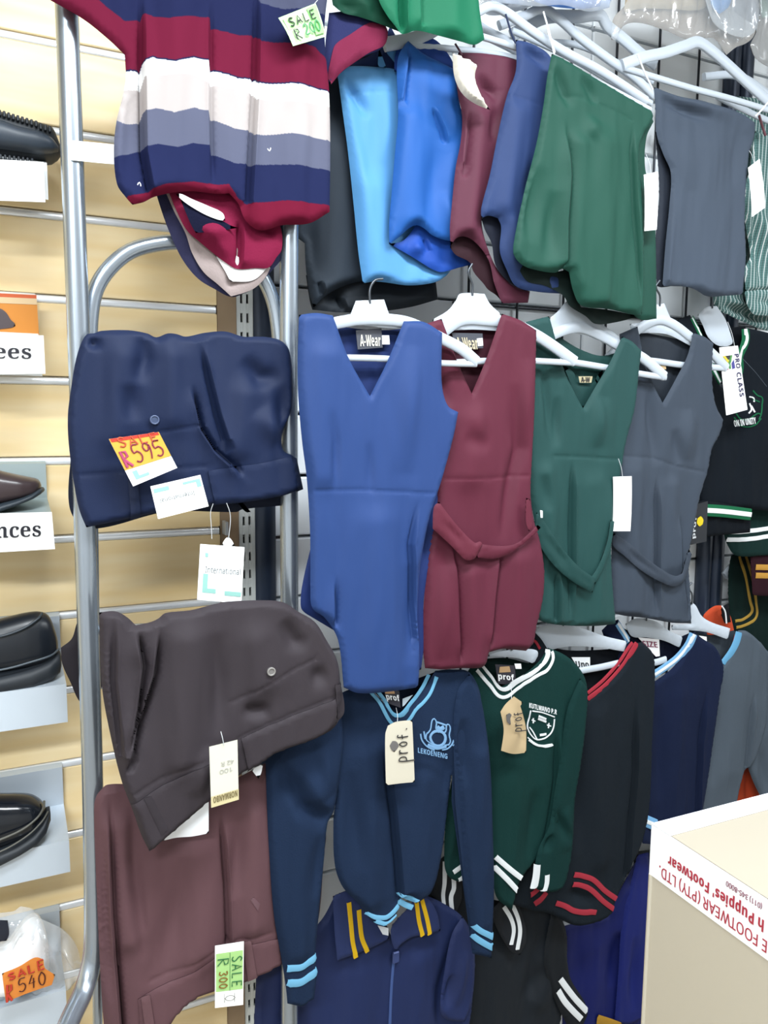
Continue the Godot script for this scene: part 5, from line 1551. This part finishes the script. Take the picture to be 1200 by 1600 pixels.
	put("button_rim", tr, plain("a09c98", 0.3), o).transform = Transform3D(Basis(Vector3(1, 0, 0), PI / 2), on_cloth(g, 417, 1043) + Vector3(0, 0, 0.004) - o.position)
	cloth(o, "white_lining", "250,1315 275,1288 300,1262 326,1244 326,1302 300,1307 275,1309", z - 0.02, plain("f1f3f6", 0.7), {"puff": 0.002})
	cloth(o, "white_lining", "393,1203 411,1193 408,1208 404,1217", z - 0.016, plain("f1f3f6", 0.7), {"puff": 0.002, "sp": 0.006})
	# brown
	z = 0.277
	o = garment("trousers", "reddish-brown trousers hanging lowest on the rack, with the green SALE tag", "trousers", 300, 1590, z, grp)
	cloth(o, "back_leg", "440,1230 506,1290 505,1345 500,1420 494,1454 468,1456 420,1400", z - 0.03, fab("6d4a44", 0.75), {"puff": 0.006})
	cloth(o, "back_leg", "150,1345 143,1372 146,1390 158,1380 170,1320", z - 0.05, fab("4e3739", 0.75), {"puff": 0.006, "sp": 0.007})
	var bn := fab("7b565c", 0.7)
	g = cloth(o, "front", "147,1262 150,1245 156,1236 168,1226 210,1226 330,1230 420,1190 424,1290 428,1380 434,1450 441,1505 400,1525 370,1536 335,1546 300,1562 264,1602 256,1650 166,1650 159,1560 153,1440 149,1340", z, bn, {"puff": 0.022, "folds": "S 12 10 168,1236 172,1330 176,1430 192,1640;v 9 10 160,1290 162,1420 172,1560;v 9 10 204,1250 208,1340 226,1500;R 10 24 190,1290 200,1460;s 9 10 344,1260 354,1380 357,1478;v 10 26 300,1330 270,1460 250,1540;R 10 30 300,1330 310,1480;g 2.2 2.6 232,1532 300,1500 352,1468 440,1452;R 8 18 395,1270 395,1440;v 7 12 372,1270 364,1400"})
	cloth(o, "waistband", "214,1556 250,1536 300,1512 352,1480 438,1462 441,1505 400,1525 370,1536 335,1546 300,1562 264,1602 256,1650 222,1650", z, bn, {"on": g, "puff": 0.005, "lift": 0.002, "rad": 0.008, "noise": 0.001})
	for q in ["218,1550 232,1546 240,1600 226,1610", "376,1466 388,1462 398,1520 384,1526"]:
		cloth(o, "belt_loop", q, z, fab("825d62", 0.7), {"on": g, "puff": 0.004, "lift": 0.007, "rad": 0.006, "noise": 0.0, "sp": 0.007})
	cloth(o, "button_tab", "387,1398 392,1394 402,1404 398,1414", z, fab("86636a", 0.7), {"on": g, "puff": 0.002, "lift": 0.001, "rad": 0.006, "noise": 0.0, "sp": 0.006})

func tags() -> void:
	var card := plain("fbfcfa", 0.55)
	var mint := plain("a9e3d8", 0.55)
	var thread := plain("e8ecef", 0.4)
	var grp := "handwritten sale tags"
	var neon := plain("bdf2a0", 0.5)
	# green tag on the striped shirt
	var z := 0.335
	var c := corners("435,28 493,5 509,57 458,72", z)
	var o := tag("sale_tag", "pale green handwritten SALE R 200 tag on the striped shirt", "price tag", c, bare("a9cf95", 0.5, 0.0), grp, 0.003)
	var front := patch(c, 0, 0, 1, 1, 0.0035)
	sheet(o, "highlighter", patch(c, 0.72, 0.06, 0.97, 0.9, 0.0035), bare("7ecb6a", 0.5, 0.0), 0.0003)
	sheet(o, "highlighter", patch(c, 0.06, 0.1, 0.4, 0.5, 0.0035), bare("98d882", 0.5, 0.0), 0.0003)
	scrawl(o, "handwriting", "SALE", patch(front, 0.12, 0.16, 0.9, 0.42, 0.001), plain("1e2a22"), 0.0011)
	scrawl(o, "handwriting", "R", patch(front, 0.12, 0.54, 0.36, 0.88, 0.001), plain("1e2a22"), 0.0011)
	scrawl(o, "handwriting", "200", patch(front, 0.42, 0.48, 0.92, 0.8, 0.001), plain("4ca868"), 0.0011)
	string_to(o, between(c, 0.9, 0.05, 0.002), pt(505, -10, z - 0.02), thread)
	# R 595
	z = 0.332
	c = corners("170,686 248,675 277,731 208,760", z)
	o = tag("sale_tag", "orange and white R 595 price tag on the navy trousers", "price tag", c, card, grp)
	sheet(o, "orange_label", patch(c, 0, 0, 1, 0.66), plain("ffc24a", 0.5), 0.0004)
	sheet(o, "red_edge", patch(c, 0.02, 0, 0.98, 0.07, 0.0014), plain("e8402c", 0.5), 0.0003)
	scrawl(o, "printing", "SALE", patch(c, 0.1, 0.0, 0.95, 0.2, 0.0012), plain("e8603a"), 0.0012)
	scrawl(o, "printing", "R", patch(c, 0.03, 0.28, 0.24, 0.62, 0.0012), plain("c8487a"), 0.0022)
	scrawl(o, "handwriting", "595", patch(c, 0.28, 0.2, 0.94, 0.58, 0.0012), plain("9a2c4c"), 0.0012)
	sheet(o, "mint_mark", patch(c, 0.12, 0.72, 0.22, 0.9), mint, 0.0003)
	sheet(o, "mint_mark", patch(c, 0.22, 0.84, 0.42, 0.9), mint, 0.0003)
	# white tag on the same trousers, upside down
	z = 0.33
	c = corners("235,760 313,742 326,791 247,811", z)
	o = tag("paper_tag", "white tag with mint-green bars on the waistband of the navy trousers", "clothing tag", c, card)
	sheet(o, "mint_bar", patch(c, 0.04, 0.1, 0.34, 0.22), mint, 0.0003)
	sheet(o, "mint_bar", patch(c, 0.62, 0.1, 0.88, 0.17), mint, 0.0003)
	sheet(o, "mint_bar", patch(c, 0.88, 0.1, 0.97, 0.34), mint, 0.0003)
	var q := patch(c, 0.12, 0.42, 0.8, 0.56)
	write(o, "lettering", "International", [q[2], q[3], q[0], q[1]], plain("a2a8ab"), sans)
	# hanging tag
	z = 0.31
	c = corners("313,850 382,855 377,943 308,937", z)
	o = tag("paper_tag", "white hanging tag with mint-green corner bars, between the navy and charcoal trousers", "clothing tag", c, card)
	sheet(o, "mint_bar", patch(c, 0.1, 0.52, 0.21, 0.86), mint, 0.0003)
	sheet(o, "mint_bar", patch(c, 0.21, 0.78, 0.4, 0.86), mint, 0.0003)
	sheet(o, "mint_bar", patch(c, 0.6, 0.8, 0.98, 0.88), mint, 0.0003)
	sheet(o, "mint_bar", patch(c, 0.12, 0.15, 0.19, 0.22), mint, 0.0003)
	write(o, "lettering", "International", patch(c, 0.14, 0.38, 0.94, 0.5), plain("8f969a"), sans)
	cloth(o, "tag_eyelet", "346,852 352,842 357,838 362,844 368,855", z - 0.001, card, {"puff": 0.0006, "rad": 0.004, "sp": 0.006, "noise": 0.0, "back": 0.0005})
	put("tag_string", tube(resample(line3("331,842 330,820 329,800 333,787", z + 0.004), 0.006), 0.0006, 0.0006, 6), thread, o)
	put("tag_string", tube(resample(line3("357,842 360,815 359,800 354,786", z + 0.004), 0.006), 0.0006, 0.0006, 6), thread, o)
	# cream tag
	z = 0.396
	c = corners("327,1167 371,1156 373,1249 330,1262", z)
	o = tag("paper_tag", "cream tag with faint print and brown lettering along its lower edge, on charcoal-brown trousers", "clothing tag", c, plain("fbf8e6", 0.55))
	sheet(o, "yellow_edge", patch(c, 0.0, 0.82, 1, 1), plain("f2e3b0", 0.55), 0.0003)
	q = patch(c, 0.08, 0.83, 0.95, 0.93, 0.0014)
	write(o, "lettering", "NORMANBO", [q[2], q[3], q[0], q[1]], plain("8a7a50"), sans_bold)
	for k in [[0.4, 0.3, "42 R"], [0.34, 0.42, "100"]]:
		var qq := patch(c, k[0], k[1], k[0] + 0.45, k[1] + 0.07)
		write(o, "print", k[2], [qq[2], qq[3], qq[0], qq[1]], plain("d0cfc4"), sans)
	string_to(o, between(c, 0.5, 0.03, 0.002), pt(345, 1143, z - 0.005), thread)
	# green SALE tag
	z = 0.315
	c = corners("336,1478 381,1471 380,1570 336,1575", z)
	o = tag("sale_tag", "white tag with a neon green SALE R 300 patch, hanging from the brown trousers", "price tag", c, card, grp)
	sheet(o, "neon_patch", patch(c, 0.03, 0.13, 0.97, 0.74), plain("c4f49a", 0.5), 0.0004)
	q = patch(c, 0.58, 0.18, 0.92, 0.7, 0.0014)
	scrawl(o, "handwriting", "SALE", [q[1], q[2], q[3], q[0]], plain("2a7a44"), 0.0011)
	q = patch(c, 0.08, 0.18, 0.46, 0.36, 0.0014)
	scrawl(o, "handwriting", "R", [q[1], q[2], q[3], q[0]], plain("2a7a44"), 0.0012)
	q = patch(c, 0.14, 0.4, 0.42, 0.7, 0.0014)
	scrawl(o, "handwriting", "300", [q[1], q[2], q[3], q[0]], plain("9a6a1a"), 0.0011)
	sheet(o, "ink_line", patch(c, 0.505, 0.14, 0.52, 0.74, 0.0014), plain("3f8a52"), 0.0003)
	q = patch(c, 0.34, 0.79, 0.7, 0.92, 0.0014)
	scrawl(o, "printing", "0", [q[1], q[2], q[3], q[0]], plain("8e8c84"), 0.0006)
	for u in [0.32, 0.68]:
		sheet(o, "printing", patch(c, u, 0.78, u + 0.012, 0.93, 0.0012), plain("8e8c84"), 0.0003)
	# curled blank tag on the maroon shorts
	o = thing("paper_tag", "blank cream tag curling off the waist of the maroon shorts", "clothing tag", pt(766, 172, 0.3))
	cloth(o, "card", "707,82 722,92 746,101 742,118 745,136 754,155 766,172 742,162 722,146 710,120", 0.285, plain("f7f0e0", 0.6), {"puff": 0.001, "rad": 0.006, "noise": 0.0, "back": 0.0006, "fade": 0.002, "sp": 0.004, "folds": "R 9 24 715,90 722,125 740,160;r 4 8 720,100 742,104"})
	# blank white tags
	for d in [["white tag with tiny print between the dark green shorts and the charcoal skirt", "1006,273 1028,268 1026,359 1007,361", 0.315], ["blank white tag hanging over the gingham blouse at the right edge", "1169,262 1187,248 1196,324 1175,339", 0.235], ["blank white tag hanging between the blue-green and the grey pinafore", "958,745 987,744 985,830 957,830", 0.275]]:
		c = corners(d[1], d[2])
		o = tag("paper_tag", d[0], "clothing tag", c, card, "", 0.002)
		string_to(o, between(c, 0.5, 0.03, 0.001), between(c, 0.4, -0.35, -0.01), thread)
		if d[2] > 0.3:
			for k in 4:
				var qq := patch(c, 0.25, 0.1 + k * 0.22, 0.5, 0.18 + k * 0.22, 0.004)
				write(o, "print", ["34", "cm", "16", "No"][k], [qq[1], qq[2], qq[3], qq[0]], plain("c4c8c8"), sans)
	# flag tag
	z = 0.215
	c = corners("1124,543 1153,540 1168,640 1135,649", z)
	o = tag("paper_tag", "white tag with a coloured flag mark and PRO CLASS lettering, on the black jersey", "clothing tag", c, card, "", 0.0)
	var fl := [["e2574c", "0.12,0.16 0.32,0.16 0.32,0.2"], ["f0d13a", ""], ["4f9a4a", ""], ["4a4fa0", ""]]
	var bandq := func(a: Array, m: Material) -> void: sheet(o, "flag_band", [between(c, a[0], a[1], 0.0012), between(c, a[2], a[3], 0.0012), between(c, a[4], a[5], 0.0012), between(c, a[6], a[7], 0.0012)], m, 0.0003)
	bandq.call([0.1, 0.13, 0.24, 0.13, 0.42, 0.21, 0.34, 0.24], plain("e8d23c"))
	bandq.call([0.52, 0.13, 0.62, 0.13, 0.5, 0.24, 0.4, 0.21], plain("4f9a4a"))
	bandq.call([0.24, 0.13, 0.52, 0.13, 0.44, 0.19, 0.36, 0.19], plain("2e2e30"))
	bandq.call([0.37, 0.22, 0.47, 0.22, 0.47, 0.33, 0.37, 0.33], plain("4f9a4a"))
	bandq.call([0.1, 0.2, 0.32, 0.25, 0.32, 0.34, 0.1, 0.34], plain("e0606a"))
	bandq.call([0.52, 0.25, 0.66, 0.2, 0.68, 0.33, 0.52, 0.34], plain("4c4a9c"))
	q = patch(c, 0.72, 0.12, 0.95, 0.34, 0.0014)
	write(o, "lettering", "PRO", [q[1], q[2], q[3], q[0]], plain("3a3560"), sans_bold)
	q = patch(c, 0.7, 0.4, 0.92, 0.78, 0.0014)
	write(o, "lettering", "CLASS", [q[1], q[2], q[3], q[0]], plain("3a3560"), sans_bold)
	string_to(o, between(c, 0.8, 0.02, 0.001), pt(1137, 503, z - 0.03), thread)
	string_to(o, pt(1160, 560, z - 0.025), pt(1198, 604, z - 0.03), plain("5c6874"))
	# black swing tag behind the grey pinafore
	z = 0.2
	c = corners("1081,790 1106,783 1104,846 1076,852", z)
	o = tag("paper_tag", "black swing tag with a yellow flower mark and white letters, right of the charcoal-grey pinafore", "clothing tag", c, plain("1c2028", 0.6))
	cloth(o, "flower_mark", "1090,810 1095,806 1099,812 1098,819 1093,823 1089,817", z + 0.0014, plain("f4d80a"), {"puff": 0.0004, "rad": 0.003, "noise": 0.0, "back": 0.0003, "sp": 0.004})
	q = patch(c, 0.12, 0.3, 0.36, 0.85, 0.0014)
	write(o, "lettering", "prof", [q[3], q[0], q[1], q[2]], plain("e8ebee"), sans_bold)
	# the two prof. tags
	z = 0.322
	c = corners("602,1130 645,1125 648,1222 603,1226", z)
	o = thing("paper_tag", "cream card tag with prof. lettering on the navy jersey", "clothing tag", c[2], "cream prof. tags on the jerseys")
	cloth(o, "card", "602,1148 606,1134 618,1128 644,1125 646,1170 648,1222 626,1224 603,1227", z, plain("f1e8d2", 0.65), {"puff": 0.0006, "rad": 0.004, "noise": 0.0, "back": 0.0006, "sp": 0.007})
	q = patch(c, 0.46, 0.06, 0.9, 0.66, 0.0014)
	scrawl(o, "lettering", "prof.", [q[3], q[0], q[1], q[2]], plain("3f3c3a"), 0.0013)
	cloth(o, "flower_mark", "609,1165 613,1158 618,1158 622,1162 622,1168 616,1175 612,1172", z + 0.0012, plain("7c7876"), {"puff": 0.0004, "rad": 0.003, "noise": 0.0, "back": 0.0003, "sp": 0.005})
	string_to(o, pt(621, 1128, z + 0.002), pt(619, 1106, z - 0.02), thread)
	z = 0.285
	c = corners("783,1108 818,1098 822,1176 783,1174", z)
	o = thing("paper_tag", "crinkled brown-paper tag with prof. lettering on the green jersey", "clothing tag", c[2], "cream prof. tags on the jerseys")
	cloth(o, "card", "782,1112 790,1100 803,1088 817,1098 813,1103 818,1120 822,1140 822,1176 802,1178 783,1173 787,1140", z, plain("d8bd92", 0.7), {"puff": 0.001, "rad": 0.006, "noise": 0.0, "back": 0.0006, "sp": 0.007, "fade": 0.003, "folds": "r 4 10 790,1100 806,1140 800,1176;v 3 8 812,1100 818,1170"})
	q = patch(c, 0.5, 0.1, 0.92, 0.54, 0.0085)
	scrawl(o, "lettering", "prof", [q[3], q[0], q[1], q[2]], plain("3f3c3a"), 0.0012)
	cloth(o, "flower_mark", "791,1117 796,1114 800,1118 800,1126 797,1133 792,1127", z + 0.005, plain("6e6a68"), {"puff": 0.0004, "rad": 0.003, "noise": 0.0, "back": 0.0003, "sp": 0.005})
	string_to(o, pt(799, 1092, z + 0.002), pt(797, 1068, z - 0.02), thread)

func packets() -> void:
	var film := clear_film("e9eef2", 0.14)
	var grp := "clear packets of folded clothes above the top row"
	var data := [
		["clear packet of beige folded clothes, largest of the packets along the top edge", "958,30 975,10 1000,-30 1100,-30 1150,20 1180,40 1178,56 1165,68 1150,74 1135,86 1115,60 1080,64 1040,48 1000,36 975,40 962,64 955,62", "b8a48f", "980,-30 1100,-30 1112,6 1090,16 1040,14 1000,14 975,20", 0.19],
		["clear packet with a bright blue corner, between the beige and the green packet", "1095,-30 1180,-30 1186,20 1180,48 1160,58 1130,48 1112,30", "8d97a6", "1106,-30 1150,-30 1140,8 1124,22 1112,8", 0.215],
		["clear packet with a green corner, cut by the right edge of the frame", "1178,-30 1240,-30 1240,110 1200,104 1180,90 1172,70 1184,40", "8f8374", "1186,-30 1240,-30 1240,20 1190,28", 0.18],
		["clear packet of pale blue folded clothes above the white hanger bundle", "752,-30 960,-30 952,12 920,18 880,8 840,10 800,6 770,4", "9fb6dc", "790,-30 945,-30 938,10 905,14 840,4", 0.26],
		["crumpled clear packet of white cloth beside the bright green skirt", "742,-30 800,-30 830,10 800,20 765,24 748,14", "e9edf3", "748,-30 790,-30 795,8 755,12", 0.2],
	]
	var inner := ["cdbb9e", "3f8fd8", "4f9478", "4f7ec8", "f2f4f7"]
	var k := 0
	for d in data:
		var o := thing("clothes_packet", d[0], "packet", pt(px(d[1])[0].x, 10, d[4]), grp)
		cloth(o, "folded_clothes", d[1], d[4] - 0.03, fab(d[2], 0.75), {"puff": 0.02, "noise": 0.006, "freq": 10.0})
		cloth(o, "folded_layer", d[3], d[4] - 0.014, fab(inner[k], 0.75), {"puff": 0.014, "noise": 0.006})
		cloth(o, "film", d[1], d[4] + 0.004, film, {"puff": 0.016, "noise": 0.008, "freq": 16.0, "sp": 0.006, "back": 0.001})
		k += 1
